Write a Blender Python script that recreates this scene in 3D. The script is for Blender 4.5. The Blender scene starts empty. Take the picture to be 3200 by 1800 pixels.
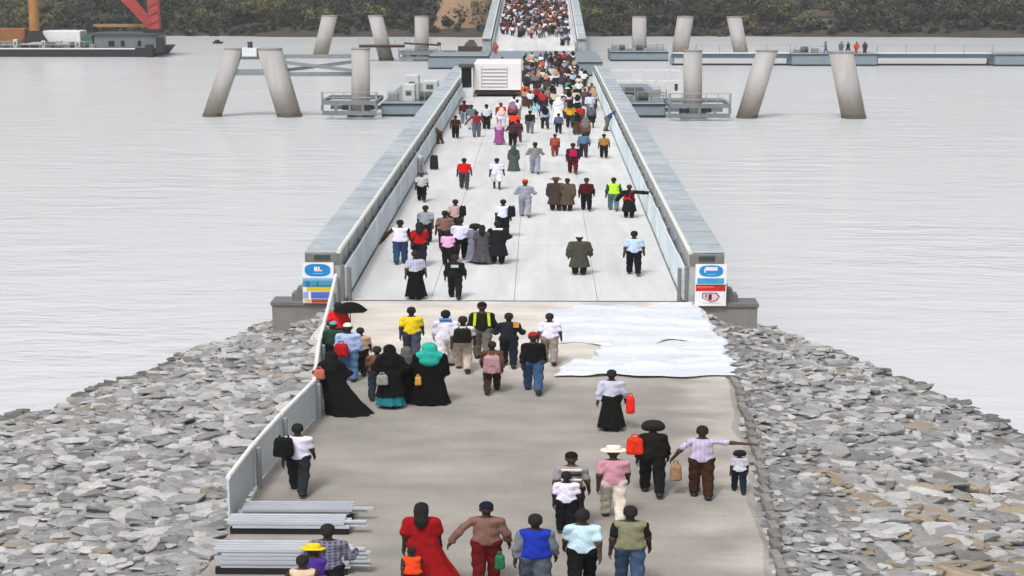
import bpy, math, random
import numpy as np
from mathutils import Vector, Matrix

random.seed(11)
RNG = np.random.default_rng(5)
SC = bpy.context.scene
COL = SC.collection
R = math.radians

# ------------------------------------------------------------------ camera
FPX, IW, IH = 5000.0, 3200.0, 1800.0
CAM = Vector((0.97, 0.0, 12.7))
PITCH = math.atan(1025.0 / FPX)
YAW = math.atan(90.0 / FPX * math.cos(PITCH))
FWD = Vector((-math.sin(YAW) * math.cos(PITCH), math.cos(YAW) * math.cos(PITCH), -math.sin(PITCH)))
RIGHT = Vector((math.cos(YAW), math.sin(YAW), 0))
UP = RIGHT.cross(FWD)
cd = bpy.data.cameras.new('camera')
cam = bpy.data.objects.new('camera', cd)
COL.objects.link(cam)
cd.sensor_width = 36
cd.lens = FPX / IW * 36
cd.clip_start = 0.5
cd.clip_end = 3000
m3 = Matrix((RIGHT, UP, -FWD)).transposed()
cam.matrix_world = Matrix.Translation(CAM) @ m3.to_4x4()
SC.camera = cam

# ------------------------------------------------------------------ sky, sun, exposure
SUN_EL, SUN_AZ = R(58), R(205)
w = bpy.data.worlds.new('World')
SC.world = w
w.use_nodes = True
nt = w.node_tree
bg = nt.nodes['Background']
sky = nt.nodes.new('ShaderNodeTexSky')
sky.sky_type = 'NISHITA'
sky.sun_disc = False
sky.sun_elevation = SUN_EL
sky.sun_rotation = SUN_AZ
sky.air_density = 1.0
sky.dust_density = 6.0
sky.ozone_density = 1.0
hs = nt.nodes.new('ShaderNodeHueSaturation')
hs.inputs['Saturation'].default_value = 0.12
nt.links.new(sky.outputs[0], hs.inputs['Color'])
nt.links.new(hs.outputs[0], bg.inputs['Color'])
bg.inputs['Strength'].default_value = 0.142
ld = bpy.data.lights.new('sun', 'SUN')
ld.energy = 1.35
ld.angle = R(10)
ld.color = (1, 0.97, 0.93)
sun = bpy.data.objects.new('sun', ld)
COL.objects.link(sun)
sd = Vector((math.sin(SUN_AZ) * math.cos(SUN_EL), math.cos(SUN_AZ) * math.cos(SUN_EL), math.sin(SUN_EL)))
sun.rotation_euler = sd.to_track_quat('Z', 'Y').to_euler()
sun.location = (0, -40, 80)
SC.view_settings.view_transform = 'Standard'
SC.view_settings.look = 'None'
SC.view_settings.gamma = 1
SC.view_settings.exposure = 0.12
SC.view_settings.use_curve_mapping = False
SC.cycles.max_bounces = 5
SC.cycles.use_denoising = True

# ------------------------------------------------------------------ pixel <-> world
def ray(px, py):
    return FWD * FPX + RIGHT * (px - IW / 2) + UP * (IH / 2 - py)
def P(px, py, z=0.0):            # the point of the level z seen at a pixel of the photograph
    d = ray(px, py)
    return CAM + d * ((z - CAM.z) / d.z)
def Q(px, py, D):                # the point at distance D along the bridge
    d = ray(px, py)
    return CAM + d * ((D - CAM.y) / d.y)
def proj(v):
    r = Vector(v) - CAM
    k = FPX / r.dot(FWD)
    return IW / 2 + r.dot(RIGHT) * k, IH / 2 - r.dot(UP) * k

# ------------------------------------------------------------------ materials
def lin(h):
    h = h.lstrip('#')
    o = []
    for i in (0, 2, 4):
        c = int(h[i:i + 2], 16) / 255
        o.append(c / 12.92 if c <= 0.04045 else ((c + 0.055) / 1.055) ** 2.4)
    return tuple(o)
MATS = {}
def mat(name, col, rough=0.8, metal=0.0, var=0.18, scale=6.0, bump=0.0, bscale=30.0, stretch=(1, 1, 1), isl=0.0, orand=0.0, spec=0.4, world=False):
    if name in MATS: return MATS[name]
    if isinstance(col, str): col = lin(col)
    m = bpy.data.materials.new(name)
    m.use_nodes = True
    n, l = m.node_tree.nodes, m.node_tree.links
    b = n['Principled BSDF']
    b.inputs['Roughness'].default_value = rough
    b.inputs['Metallic'].default_value = metal
    b.inputs['Specular IOR Level'].default_value = spec
    tc = n.new('ShaderNodeTexCoord')
    mp = n.new('ShaderNodeMapping')
    mp.inputs['Scale'].default_value = stretch
    l.new(n.new('ShaderNodeNewGeometry').outputs['Position'] if world else tc.outputs['Object'], mp.inputs['Vector'])
    nz = n.new('ShaderNodeTexNoise')
    nz.inputs['Scale'].default_value = scale
    nz.inputs['Detail'].default_value = 6
    nz.inputs['Roughness'].default_value = 0.65
    l.new(mp.outputs[0], nz.inputs['Vector'])
    mr = n.new('ShaderNodeMapRange')
    mr.inputs['From Min'].default_value = 0.25
    mr.inputs['From Max'].default_value = 0.75
    mr.inputs['To Min'].default_value = 1 - var
    mr.inputs['To Max'].default_value = 1 + var
    l.new(nz.outputs['Fac'], mr.inputs['Value'])
    val = mr.outputs[0]
    for amt, node, sock in ((isl, 'ShaderNodeNewGeometry', 'Random Per Island'), (orand, 'ShaderNodeObjectInfo', 'Random')):
        if amt:
            g = n.new(node)
            r2 = n.new('ShaderNodeMapRange')
            r2.inputs['To Min'].default_value = 1 - amt
            r2.inputs['To Max'].default_value = 1 + amt
            l.new(g.outputs[sock], r2.inputs['Value'])
            mu = n.new('ShaderNodeMath')
            mu.operation = 'MULTIPLY'
            l.new(val, mu.inputs[0]); l.new(r2.outputs[0], mu.inputs[1])
            val = mu.outputs[0]
    vm = n.new('ShaderNodeVectorMath')
    vm.operation = 'SCALE'
    vm.inputs[0].default_value = col
    l.new(val, vm.inputs['Scale'])
    l.new(vm.outputs[0], b.inputs['Base Color'])
    if bump:
        nb = n.new('ShaderNodeTexNoise')
        nb.inputs['Scale'].default_value = bscale
        nb.inputs['Detail'].default_value = 5
        l.new(mp.outputs[0], nb.inputs['Vector'])
        bp = n.new('ShaderNodeBump')
        bp.inputs['Strength'].default_value = bump
        bp.inputs['Distance'].default_value = 0.05
        l.new(nb.outputs['Fac'], bp.inputs['Height'])
        l.new(bp.outputs[0], b.inputs['Normal'])
    MATS[name] = m
    return m
def cloth(hexc):
    if '+' in hexc: return plaid(*hexc.split('+'))
    return mat('cloth_' + hexc, '#' + hexc, 0.9, 0, 0.2, 7, 0.9, 11, stretch=(1, 1, .6), spec=0.15)

def plaid(h1, h2):
    m = mat('cloth_%s_%s' % (h1, h2), '#' + h1, 0.9, 0, 0.12, 9, 0.25, 60, spec=0.15)
    n, l = m.node_tree.nodes, m.node_tree.links
    b = n['Principled BSDF']
    if n.get('plaid'): return m
    old = b.inputs['Base Color'].links[0].from_socket
    tc = n.new('ShaderNodeTexCoord'); fac = None
    for ax, sc in (('X', 9.0), ('Z', 11.0)):
        wv = n.new('ShaderNodeTexWave'); wv.name = 'plaid'; wv.bands_direction = ax; wv.inputs['Scale'].default_value = sc / 2
        l.new(tc.outputs['Object'], wv.inputs['Vector'])
        if fac is None: fac = wv.outputs['Fac']
        else:
            mu = n.new('ShaderNodeMath'); mu.operation = 'MULTIPLY'
            l.new(fac, mu.inputs[0]); l.new(wv.outputs['Fac'], mu.inputs[1]); fac = mu.outputs[0]
    mx = n.new('ShaderNodeMix'); mx.data_type = 'RGBA'; mx.inputs['B'].default_value = lin(h2) + (1,)
    l.new(fac, mx.inputs['Factor']); l.new(old, mx.inputs['A']); l.new(mx.outputs['Result'], b.inputs['Base Color'])
    return m

# ------------------------------------------------------------------ mesh building
class MB:
    def __init__(s): s.v = []; s.f = []; s.mi = []
    def add(s, vs, fs, mi=0):
        o = len(s.v)
        s.v += [tuple(v) for v in vs]
        s.f += [tuple(i + o for i in f) for f in fs]
        s.mi += [mi] * len(fs)
        return s
    def box(s, lo, hi, mi=0, c=0.0):
        x0, y0, z0 = lo; x1, y1, z1 = hi
        if c:      # chamfered along all upright and top edges
            vs = []
            for z, k in ((z0, 0), (z1 - c, 0), (z1, c)):
                for (x, y) in ((x0 + c + k, y0 + k), (x1 - c - k, y0 + k), (x1 - k, y0 + c + k), (x1 - k, y1 - c - k), (x1 - c - k, y1 - k), (x0 + c + k, y1 - k), (x0 + k, y1 - c - k), (x0 + k, y0 + c + k)):
                    vs.append((x, y, z))
            fs = [tuple(range(7, -1, -1)), tuple(range(16, 24))]
            for a in (0, 8):
                fs += [(a + i, a + (i + 1) % 8, a + 8 + (i + 1) % 8, a + 8 + i) for i in range(8)]
            return s.add(vs, fs, mi)
        vs = [(x0, y0, z0), (x1, y0, z0), (x1, y1, z0), (x0, y1, z0), (x0, y0, z1), (x1, y0, z1), (x1, y1, z1), (x0, y1, z1)]
        return s.add(vs, [(0, 3, 2, 1), (4, 5, 6, 7), (0, 1, 5, 4), (1, 2, 6, 5), (2, 3, 7, 6), (3, 0, 4, 7)], mi)
    def tube(s, p0, p1, r0, r1=None, n=12, mi=0, flat=False):
        p0, p1 = Vector(p0), Vector(p1)
        r1 = r0 if r1 is None else r1
        if flat: a, b = Vector((1, 0, 0)), Vector((0, 1, 0))       # rings stay level
        else:
            d = (p1 - p0).normalized()
            a = d.orthogonal().normalized(); b = d.cross(a)
        vs = []
        for p, r in ((p0, r0), (p1, r1)):
            for i in range(n):
                t = 2 * math.pi * i / n
                vs.append(p + (a * math.cos(t) + b * math.sin(t)) * r)
        fs = [(i, (i + 1) % n, n + (i + 1) % n, n + i) for i in range(n)]
        fs += [tuple(range(n - 1, -1, -1)), tuple(range(n, 2 * n))]
        return s.add(vs, fs, mi)
    def beam(s, p0, p1, wx, h, mi=0):           # rectangular bar between two points
        p0, p1 = Vector(p0), Vector(p1)
        d = (p1 - p0).normalized()
        up = Vector((0, 0, 1)) if abs(d.z) < 0.95 else Vector((0, 1, 0))
        a = d.cross(up).normalized() * wx / 2
        b = a.cross(d).normalized() * h / 2
        vs = [p + sa * a + sb * b for p in (p0, p1) for sa, sb in ((-1, -1), (1, -1), (1, 1), (-1, 1))]
        return s.add(vs, [(0, 1, 2, 3), (7, 6, 5, 4), (0, 4, 5, 1), (1, 5, 6, 2), (2, 6, 7, 3), (3, 7, 4, 0)], mi)
    def prism(s, pts, y0, y1, mi=0):            # outline in x,z pushed along y
        n = len(pts)
        vs = [(x, y0, z) for x, z in pts] + [(x, y1, z) for x, z in pts]
        fs = [tuple(range(n)), tuple(range(2 * n - 1, n - 1, -1))] + [(i, n + i, n + (i + 1) % n, (i + 1) % n) for i in range(n)]
        return s.add(vs, fs, mi)
    def mesh(s, name, mats, smooth=False):
        me = bpy.data.meshes.new(name)
        me.from_pydata(s.v, [], s.f)
        for m in (mats if isinstance(mats, (list, tuple)) else [mats]): me.materials.append(m)
        if any(s.mi): me.polygons.foreach_set('material_index', s.mi)
        if smooth: me.polygons.foreach_set('use_smooth', [True] * len(s.f))
        me.update()
        return me
    def build(s, name, mats, parent=None, smooth=False):
        return link(name, s.mesh(name, mats, smooth), parent)
def link(name, me, parent=None):
    o = bpy.data.objects.new(name, me)
    COL.objects.link(o)
    if parent is not None:
        o.parent = parent
        if parent.get('_w'):      # children modelled in world coordinates
            o.matrix_parent_inverse = Matrix.Translation(-parent.location)
    return o
def tag(o, label, cat, group=None):
    o['label'] = label; o['category'] = cat
    if group: o['group'] = group
    return o
def thing(name, label, cat, loc=(0, 0, 0), group=None, world=True):
    o = bpy.data.objects.new(name, None)
    COL.objects.link(o)
    o.location = loc
    o.empty_display_size = 0.3
    if world: o['_w'] = 1
    return tag(o, label, cat, group)
def struct(o):
    o['kind'] = 'structure'
    return o

# ================================================================== THE SETTING
ZW = -3.0
# ---- water: one sheet out past the far shore
def water_material():
    m = bpy.data.materials.new('water'); m.use_nodes = True
    n, l = m.node_tree.nodes, m.node_tree.links
    b = n['Principled BSDF']
    b.inputs['Base Color'].default_value = (0.585, 0.60, 0.62, 1)
    b.inputs['Roughness'].default_value = 0.22
    b.inputs['IOR'].default_value = 1.33
    tc = n.new('ShaderNodeTexCoord')
    hts = []
    for sc, st, det in ((0.55, (0.35, 1.0, 1), 3), (2.2, (0.45, 1.0, 1), 2), (0.06, (1, 1, 1), 2)):
        mp = n.new('ShaderNodeMapping'); mp.inputs['Scale'].default_value = st
        mp.inputs['Rotation'].default_value = (0, 0, 0.12)
        l.new(tc.outputs['Object'], mp.inputs['Vector'])
        nz = n.new('ShaderNodeTexNoise'); nz.inputs['Scale'].default_value = sc; nz.inputs['Detail'].default_value = det
        l.new(mp.outputs[0], nz.inputs['Vector']); hts.append(nz.outputs['Fac'])
    a = n.new('ShaderNodeMath'); a.operation = 'MULTIPLY_ADD'
    l.new(hts[1], a.inputs[0]); a.inputs[1].default_value = 0.35; l.new(hts[0], a.inputs[2])
    bp = n.new('ShaderNodeBump'); bp.inputs['Distance'].default_value = 0.22
    ms = n.new('ShaderNodeMapRange'); ms.inputs['From Min'].default_value = .38; ms.inputs['From Max'].default_value = .62; ms.inputs['To Min'].default_value = .18; ms.inputs['To Max'].default_value = .95
    l.new(hts[2], ms.inputs['Value']); l.new(ms.outputs[0], bp.inputs['Strength'])
    l.new(a.outputs[0], bp.inputs['Height']); l.new(bp.outputs[0], b.inputs['Normal'])
    return m
mb = MB()
mb.add([(-900, -60, ZW), (900, -60, ZW), (900, 900, ZW), (-900, 900, ZW)], [(0, 1, 2, 3)])
struct(mb.build('water', water_material()))

# ---- far shore: mud bank, rising ground
def shore_z(x, y):
    d = y - (338 + 2.5 * math.sin(x * 0.05) + 1.2 * math.sin(x * 0.17 + 1))
    if d < 0: return ZW + 0.35 * d
    return ZW + min(d * 0.22, 1.8) + max(0, d - 8) * 0.16 + 0.3 * math.sin(x * 0.3 + y * 0.2)
mb = MB()
xs = [-420 + 6 * i for i in range(141)]
ys = [332 + 2.0 * i for i in range(16)] + [364 + 9 * i for i in range(16)]
vs = [(x, y, shore_z(x, y)) for y in ys for x in xs]
nx = len(xs)
fs = [(j * nx + i, j * nx + i + 1, (j + 1) * nx + i + 1, (j + 1) * nx + i) for j in range(len(ys) - 1) for i in range(nx - 1)]
mb.add(vs, fs)
struct(mb.build('far_shore', mat('shore_earth', '#3f3b33', 1.0, 0, 0.35, 0.4, 0.6, 1.5), smooth=True))

# ---- the wood on the far shore reads as one mass: stuff
def woodland():
    N = 0
    V = []; MI = []
    def clump(cx, cy, cz, rx, rz, n, mi):
        u = RNG.normal(size=(n, 3)); u /= np.linalg.norm(u, axis=1)[:, None]
        rr = RNG.uniform(0.55, 1.0, n)[:, None]
        c = np.array([cx, cy, cz]) + u * rr * np.array([rx, rx, rz])
        a = RNG.normal(size=(n, 3)); a /= np.linalg.norm(a, axis=1)[:, None]
        b = np.cross(a, u); b /= (np.linalg.norm(b, axis=1)[:, None] + 1e-6)
        s = RNG.uniform(0.14, 0.42, n)[:, None]
        a = np.cross(b, u + 0.5 * RNG.normal(size=(n, 3)))
        a /= (np.linalg.norm(a, axis=1)[:, None] + 1e-6)
        q = np.stack([c - a * s, c - b * s * .7, c + a * s, c + b * s * .7], 1)
        V.append(q.reshape(-1, 3)); MI.extend([mi] * n)
    for row, (y0, step, n) in enumerate(((341.5, 1.5, 110), (346, 2.0, 170), (353, 3.0, 220), (364, 5.0, 200))):
        x = -135.0
        while x < 135:
            hh = (1.7, 3.6, 6.0, 8.5)[row] * random.uniform(0.6, 1.35)
            yy = y0 + random.uniform(-2.5, 2.5)
            if not (abs(x + 0.0) < 9.5 and row < 4):
                z0 = shore_z(x, yy)
                k = random.choice(((0, 0, 1), (1, 1, 2), (0, 3, 1), (2, 2, 1))[int(2 + 2 * math.sin(x * .11 + row)) % 4]) if row else random.choice((0, 0, 1, 3))
                for c in range(3 + row):
                    clump(x + random.uniform(-1, 1) * hh * .45, yy + random.uniform(-1, 1) * hh * .3, z0 + hh * random.uniform(.35, .95), hh * random.uniform(.28, .5), hh * random.uniform(.22, .4), n // 2, k)
            x += step * random.uniform(0.5, 1.1)
    Vn = np.concatenate(V)
    k = len(Vn) // 4
    me = bpy.data.meshes.new('woodland')
    me.from_pydata(Vn.tolist(), [], np.arange(k * 4).reshape(k, 4).tolist())
    for nm, c in (('leaf_dark', '#30342f'), ('leaf_green', '#3e4336'), ('leaf_olive', '#5c5c3e'), ('leaf_brown', '#4a4036')):
        me.materials.append(mat(nm, c, 0.9, 0, 0.3, 0.5, isl=0.35))
    me.polygons.foreach_set('material_index', MI)
    o = link('woodland', me)
    o['kind'] = 'stuff'
    tag(o, 'dark green wood and scrub covering the far shore', 'woodland')
woodland()
# bare earth cutting beside the far ramp
mb = MB()
gx, gy = 14, 10
vs = []
for j in range(gy):
    for i in range(gx):
        u, v = i / (gx - 1) * 2 - 1, j / (gy - 1) * 2 - 1
        h = max(0, 1 - u * u) * max(0, 1 - v * v)
        vs.append((-15.5 + 6.5 * u + .4 * random.uniform(-1, 1), 350 + 8 * v, shore_z(-15 + 6 * u, 350 + 8 * v) - .3 + 8.5 * h ** .6 + .3 * random.uniform(-1, 1)))
mb.add(vs, [(j * gx + i, j * gx + i + 1, (j + 1) * gx + i + 1, (j + 1) * gx + i) for j in range(gy - 1) for i in range(gx - 1)])
struct(mb.build('earth_mound', mat('tan_earth', '#8d745c', 1.0, 0, 0.25, 1.0, 0.5, 3), smooth=True))
# low buildings half hidden in the trees
def hut(px, D, wpx, zb, hh, wallc, roofc, label):
    a = Q(px, 80, D); hw = wpx / FPX * D / 2
    t = thing('house', label, 'house', (a.x, D, zb))
    MB().box((a.x - hw, D, zb), (a.x + hw, D + 5, zb + hh)).build('wall', mat('wall_' + wallc, '#' + wallc, .9), t)
    m = MB(); m.prism([(a.x - hw - .4, zb + hh + .003), (a.x + hw + .4, zb + hh + .003), (a.x + hw * .6, zb + hh + 1.1), (a.x - hw * .6, zb + hh + 1.1)], D - .4, D + 5.4)
    m.build('roof', mat('roof_' + roofc, '#' + roofc, .8), t)
    d = MB().box((a.x - .5, D - .05, zb + .02), (a.x + .5, D - .003, zb + 1.9)).build('door', mat('dark_gap', '#17191a', .8), t)
    for s in (-1, 1):
        MB().box((a.x + s * hw * .6 - .5, D - .05, zb + .9), (a.x + s * hw * .6 + .5, D - .003, zb + 1.8)).build('window', mat('dark_gap', '#17191a', .8), t)
hut(2560, 345, 110, -1.6, 2.6, '8d8985', '5d5049', 'low grey house among the trees of the far shore, right')
hut(2080, 346, 90, -1.8, 1.9, '9a9692', '6a6560', 'pale low house behind the rear right leaning pile on the far shore')

# ---- causeway: ground sheet of the approach and rock revetment
def core_dist(x, y):
    dx = max(abs(x) - 6.4, 0); dy = max(y - 60.5, 0)
    return math.hypot(dx, dy)
SHORE = [(-30, 24), (-26.5, 32), (-21.5, 44), (-17.3, 53.8), (-15.0, 58.0), (-12.9, 63.8), (-10.6, 68.6), (-7, 72.5), (0, 74.5), (7, 72.5), (10.4, 68.2), (14.4, 61.2), (16.4, 55.2), (17.3, 52.0), (21, 43.5), (26.5, 32), (30, 24)]
def shore_d(x, y):               # distance inside (+) or outside (-) the waterline
    best = 1e9; sg = 1
    for (ax_, ay), (bx, by) in zip(SHORE, SHORE[1:]):
        ux, uy = bx - ax_, by - ay
        t = max(0, min(1, ((x - ax_) * ux + (y - ay) * uy) / (ux * ux + uy * uy)))
        dx, dy = x - ax_ - t * ux, y - ay - t * uy
        q = dx * dx + dy * dy
        if q < best: best = q; sg = 1 if ux * dy - uy * dx < 0 else -1
    return sg * math.sqrt(best)
def emb_z(x, y):
    d = core_dist(x, y)
    e = shore_d(x, y)
    if e > 0: z = -0.14 - 2.9 * (d / (d + e)) ** .9 if d > 0 else -.14
    else: z = -3.04 + .3 * e
    if d > 0: z += 0.10 * math.sin(x * 1.3 + y * .7) * min(d, 1) + 0.07 * math.sin(x * 2.9 - y * 1.7) * min(d, 1)
    return z
mb = MB()
xs = [-34 + 0.8 * i for i in range(86)]
ys = [-30 + 1.2 * i for i in range(96)]
vs = [(x, y, emb_z(x, y)) for y in ys for x in xs]
nx = len(xs)
mb.add(vs, [(j * nx + i, j * nx + i + 1, (j + 1) * nx + i + 1, (j + 1) * nx + i) for j in range(len(ys) - 1) for i in range(nx - 1)])
emb = struct(mb.build('rock_embankment', mat('rubble_bed', '#7c7c7c', 1.0, 0, 0.4, 3, 0.8, 8), smooth=True))
emb['label'] = 'rubble bed of the embankment under the stones'

def causeway_material():
    m = mat('causeway', '#938f8a', 0.9, 0, 0.10, 0.35, 0.35, 25)
    n, l = m.node_tree.nodes, m.node_tree.links
    b = n['Principled BSDF']
    vm = b.inputs['Base Color'].links[0].from_node
    tc = n.new('ShaderNodeTexCoord')
    mp = n.new('ShaderNodeMapping'); mp.inputs['Scale'].default_value = (0.42, 0.9, 1)
    l.new(tc.outputs['Object'], mp.inputs['Vector'])
    nz = n.new('ShaderNodeTexNoise'); nz.inputs['Scale'].default_value = 0.9; nz.inputs['Detail'].default_value = 7
    l.new(mp.outputs[0], nz.inputs['Vector'])
    rp = n.new('ShaderNodeValToRGB')
    rp.color_ramp.elements[0].position = 0.35; rp.color_ramp.elements[0].color = (.84, .83, .82, 1)
    rp.color_ramp.elements[1].position = 0.68; rp.color_ramp.elements[1].color = (1.16, 1.14, 1.12, 1)
    l.new(nz.outputs['Fac'], rp.inputs[0])
    # pale concrete apron close to the bridge, dusty asphalt nearer the camera
    sp = n.new('ShaderNodeSeparateXYZ'); l.new(tc.outputs['Object'], sp.inputs[0])
    nz2 = n.new('ShaderNodeTexNoise'); nz2.inputs['Scale'].default_value = 0.5
    l.new(tc.outputs['Object'], nz2.inputs['Vector'])
    ad = n.new('ShaderNodeMath'); ad.operation = 'MULTIPLY_ADD'; ad.inputs[1].default_value = 5.0
    l.new(nz2.outputs['Fac'], ad.inputs[0]); l.new(sp.outputs['Y'], ad.inputs[2])
    mr = n.new('ShaderNodeMapRange')
    mr.inputs['From Min'].default_value = 49.5; mr.inputs['From Max'].default_value = 53.5
    mr.inputs['To Min'].default_value = 1.0; mr.inputs['To Max'].default_value = 1.95
    l.new(ad.outputs[0], mr.inputs['Value'])
    mu = n.new('ShaderNodeVectorMath'); mu.operation = 'MULTIPLY'
    l.new(vm.outputs[0], mu.inputs[0]); l.new(rp.outputs['Color'], mu.inputs[1])
    gr = n.new('ShaderNodeTexNoise'); gr.inputs['Scale'].default_value = 9; gr.inputs['Detail'].default_value = 9; gr.inputs['Roughness'].default_value = .8
    l.new(tc.outputs['Object'], gr.inputs['Vector'])
    gm_ = n.new('ShaderNodeMapRange'); gm_.inputs['From Min'].default_value = .3; gm_.inputs['From Max'].default_value = .7; gm_.inputs['To Min'].default_value = .88; gm_.inputs['To Max'].default_value = 1.12
    l.new(gr.outputs['Fac'], gm_.inputs['Value'])
    # dusty sand blown over the right margin in ragged tongues
    xm = n.new('ShaderNodeMath'); xm.operation = 'MULTIPLY_ADD'; xm.inputs[1].default_value = 4.5
    l.new(nz.outputs['Fac'], xm.inputs[0]); l.new(sp.outputs['X'], xm.inputs[2])
    dm_ = n.new('ShaderNodeMapRange'); dm_.inputs['From Min'].default_value = 6.9; dm_.inputs['From Max'].default_value = 8.3; dm_.inputs['To Min'].default_value = 1; dm_.inputs['To Max'].default_value = 1.3
    l.new(xm.outputs[0], dm_.inputs['Value'])
    g2 = n.new('ShaderNodeMath'); g2.operation = 'MULTIPLY'; l.new(gm_.outputs[0], g2.inputs[0]); l.new(mr.outputs[0], g2.inputs[1])
    g3 = n.new('ShaderNodeMath'); g3.operation = 'MULTIPLY'; l.new(g2.outputs[0], g3.inputs[0]); l.new(dm_.outputs[0], g3.inputs[1])
    sc = n.new('ShaderNodeVectorMath'); sc.operation = 'SCALE'
    l.new(mu.outputs[0], sc.inputs[0]); l.new(g3.outputs[0], sc.inputs['Scale'])
    l.new(sc.outputs[0], b.inputs['Base Color'])
    return m
def left_edge(y): return 6.55 - .6 * max(0, min(1, (54 - y) / 7))
def right_edge(y): return 6.75 - max(0, 48 - y) * .062
mb = MB()
n = 60
L = []; Rr = []
for i in range(n):
    y = -30 + (59.4 + 30) * i / (n - 1)
    wl = .16 * math.sin(y * 1.9) + .1 * math.sin(y * 4.3) if y < 57 else 0
    wr = .2 * math.sin(y * 2.3 + 1) + .12 * math.sin(y * 5.1) if y < 57 else 0
    L.append((-left_edge(y) + wl * .6, y, 0)); Rr.append((right_edge(y) + wr * .5, y, 0))
vs = []
for a, b in zip(L, Rr):
    vs += [(a[0] - .5, a[1], -.35), a, b, (b[0] + .5, b[1], -.35)]
mb.add(vs, [(4 * i + k, 4 * i + k + 1, 4 * i + 5 + k, 4 * i + 4 + k) for i in range(n - 1) for k in range(3)])
cw = struct(mb.build('causeway', causeway_material()))
# kerb stones in a line down the right edge, every one apart from the next
km = mat('kerb_stone', '#7c7874', .95, 0, .2, 3, .4, 20, orand=.2)
kp = [P(2300, 1190), P(2345, 1330), P(2385, 1480), P(2415, 1640), P(2440, 1800), P(2462, 1950)]
pts = []
for a, b in zip(kp, kp[1:]):
    k = max(2, int((b - a).length / .62))
    pts += [a.lerp(b, i / k) for i in range(k)]
kmesh = MB().box((-.10, -.25, -.1), (.10, .25, .045), c=.02).mesh('kerb_stone', km)
for i, p in enumerate(pts):
    o = link('kerb_stone', kmesh, cw)
    o.location = (p.x + random.uniform(-.04, .04), p.y, random.uniform(-.02, .02))
    o.rotation_euler = (random.uniform(-.05, .05), random.uniform(-.05, .05), .12 + random.uniform(-.06, .06))

# ---- stones of the revetment
def hull_rock(n):
    import bmesh
    bm = bmesh.new()
    for _ in range(n):
        v = Vector(RNG.normal(size=3)).normalized()
        v = Vector((math.copysign(abs(v.x) ** .8, v.x), math.copysign(abs(v.y) ** .8, v.y), math.copysign(abs(v.z) ** .7, v.z))) * random.uniform(.82, 1.1)
        bm.verts.new(v)
    r = bmesh.ops.convex_hull(bm, input=bm.verts)
    bmesh.ops.delete(bm, geom=[g for g in r['geom_interior'] if isinstance(g, bmesh.types.BMVert)], context='VERTS')
    me = bpy.data.meshes.new('stone')
    bm.to_mesh(me); bm.free()
    return me
rock_base = [hull_rock(20) for _ in range(10)]
rock_mats = [mat('stone_grey', '#919090', .95, 0, .3, 2.2, .9, 7, isl=.16, orand=.16), mat('stone_pale', '#aeadac', .95, 0, .25, 2.2, .9, 7, isl=.12, orand=.12),
             mat('stone_dark', '#7a7979', .95, 0, .25, 2.2, .5, 9, isl=.2, orand=.2), mat('stone_tan', '#8c8070', .95, 0, .25, 2.2, .5, 9, isl=.15, orand=.15)]
for m in rock_mats:              # stones below the tide line are wet and weed-stained
    n, l = m.node_tree.nodes, m.node_tree.links
    b = n['Principled BSDF']; old = b.inputs['Base Color'].links[0].from_socket
    g = n.new('ShaderNodeNewGeometry'); sp = n.new('ShaderNodeSeparateXYZ'); l.new(g.outputs['Position'], sp.inputs[0])
    nz = n.new('ShaderNodeTexNoise'); nz.inputs['Scale'].default_value = .9; l.new(g.outputs['Position'], nz.inputs['Vector'])
    ad = n.new('ShaderNodeMath'); ad.operation = 'MULTIPLY_ADD'; ad.inputs[1].default_value = -.7
    l.new(nz.outputs['Fac'], ad.inputs[0]); l.new(sp.outputs['Z'], ad.inputs[2])
    mr = n.new('ShaderNodeMapRange'); mr.inputs['From Min'].default_value = -3.2; mr.inputs['From Max'].default_value = -2.85
    mr.inputs['To Min'].default_value = .8; mr.inputs['To Max'].default_value = 0
    l.new(ad.outputs[0], mr.inputs['Value'])
    mx = n.new('ShaderNodeMix'); mx.data_type = 'RGBA'; mx.inputs['B'].default_value = lin('#4a4a44') + (1,)
    l.new(mr.outputs[0], mx.inputs['Factor']); l.new(old, mx.inputs['A']); l.new(mx.outputs['Result'], b.inputs['Base Color'])
rock_meshes = {}
for bi, me in enumerate(rock_base):
    for mi, m in enumerate(rock_mats):
        c = me.copy(); c.name = 'stone'; c.materials.clear(); c.materials.append(m)
        rock_meshes[bi, mi] = c
rock_np = []
for me in rock_base:
    rock_np.append((np.array([v.co[:] for v in me.vertices]), [tuple(p.vertices) for p in me.polygons]))
rocks = []
y = 24.0
while y < 79:
    x = -27.0
    while x < 27:
        xx, yy = x + random.uniform(-.22, .22), y + random.uniform(-.22, .22)
        d = core_dist(xx, yy)
        edge = left_edge(yy) + .1 if xx < 0 else right_edge(yy) + .12
        inner = abs(xx) < (edge if yy < 60.2 else 9.6) and not (yy > 62.5)
        under = yy > 59.2 and abs(xx) < 9.4 and yy < 61
        if not inner and not under and emb_z(xx, yy) > ZW - .35 and not (abs(xx) < 9.4 and yy > 59.2):
            px, py = proj((xx, yy, emb_z(xx, yy)))
            if -60 < px < 3260 and py < 1880:
                big = (xx > 9 and yy < 48) or random.random() < .12
                s = random.choice((.13, .15, .18, .2, .23, .28)) * random.uniform(.9, 1.1) * (1.45 if big and random.random() < .5 else 1)
                if xx > 0 and xx < 9.0: s = random.uniform(.10, .19)
                rocks.append((xx, yy, s, big))
        x += .33
    y += .275
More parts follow.
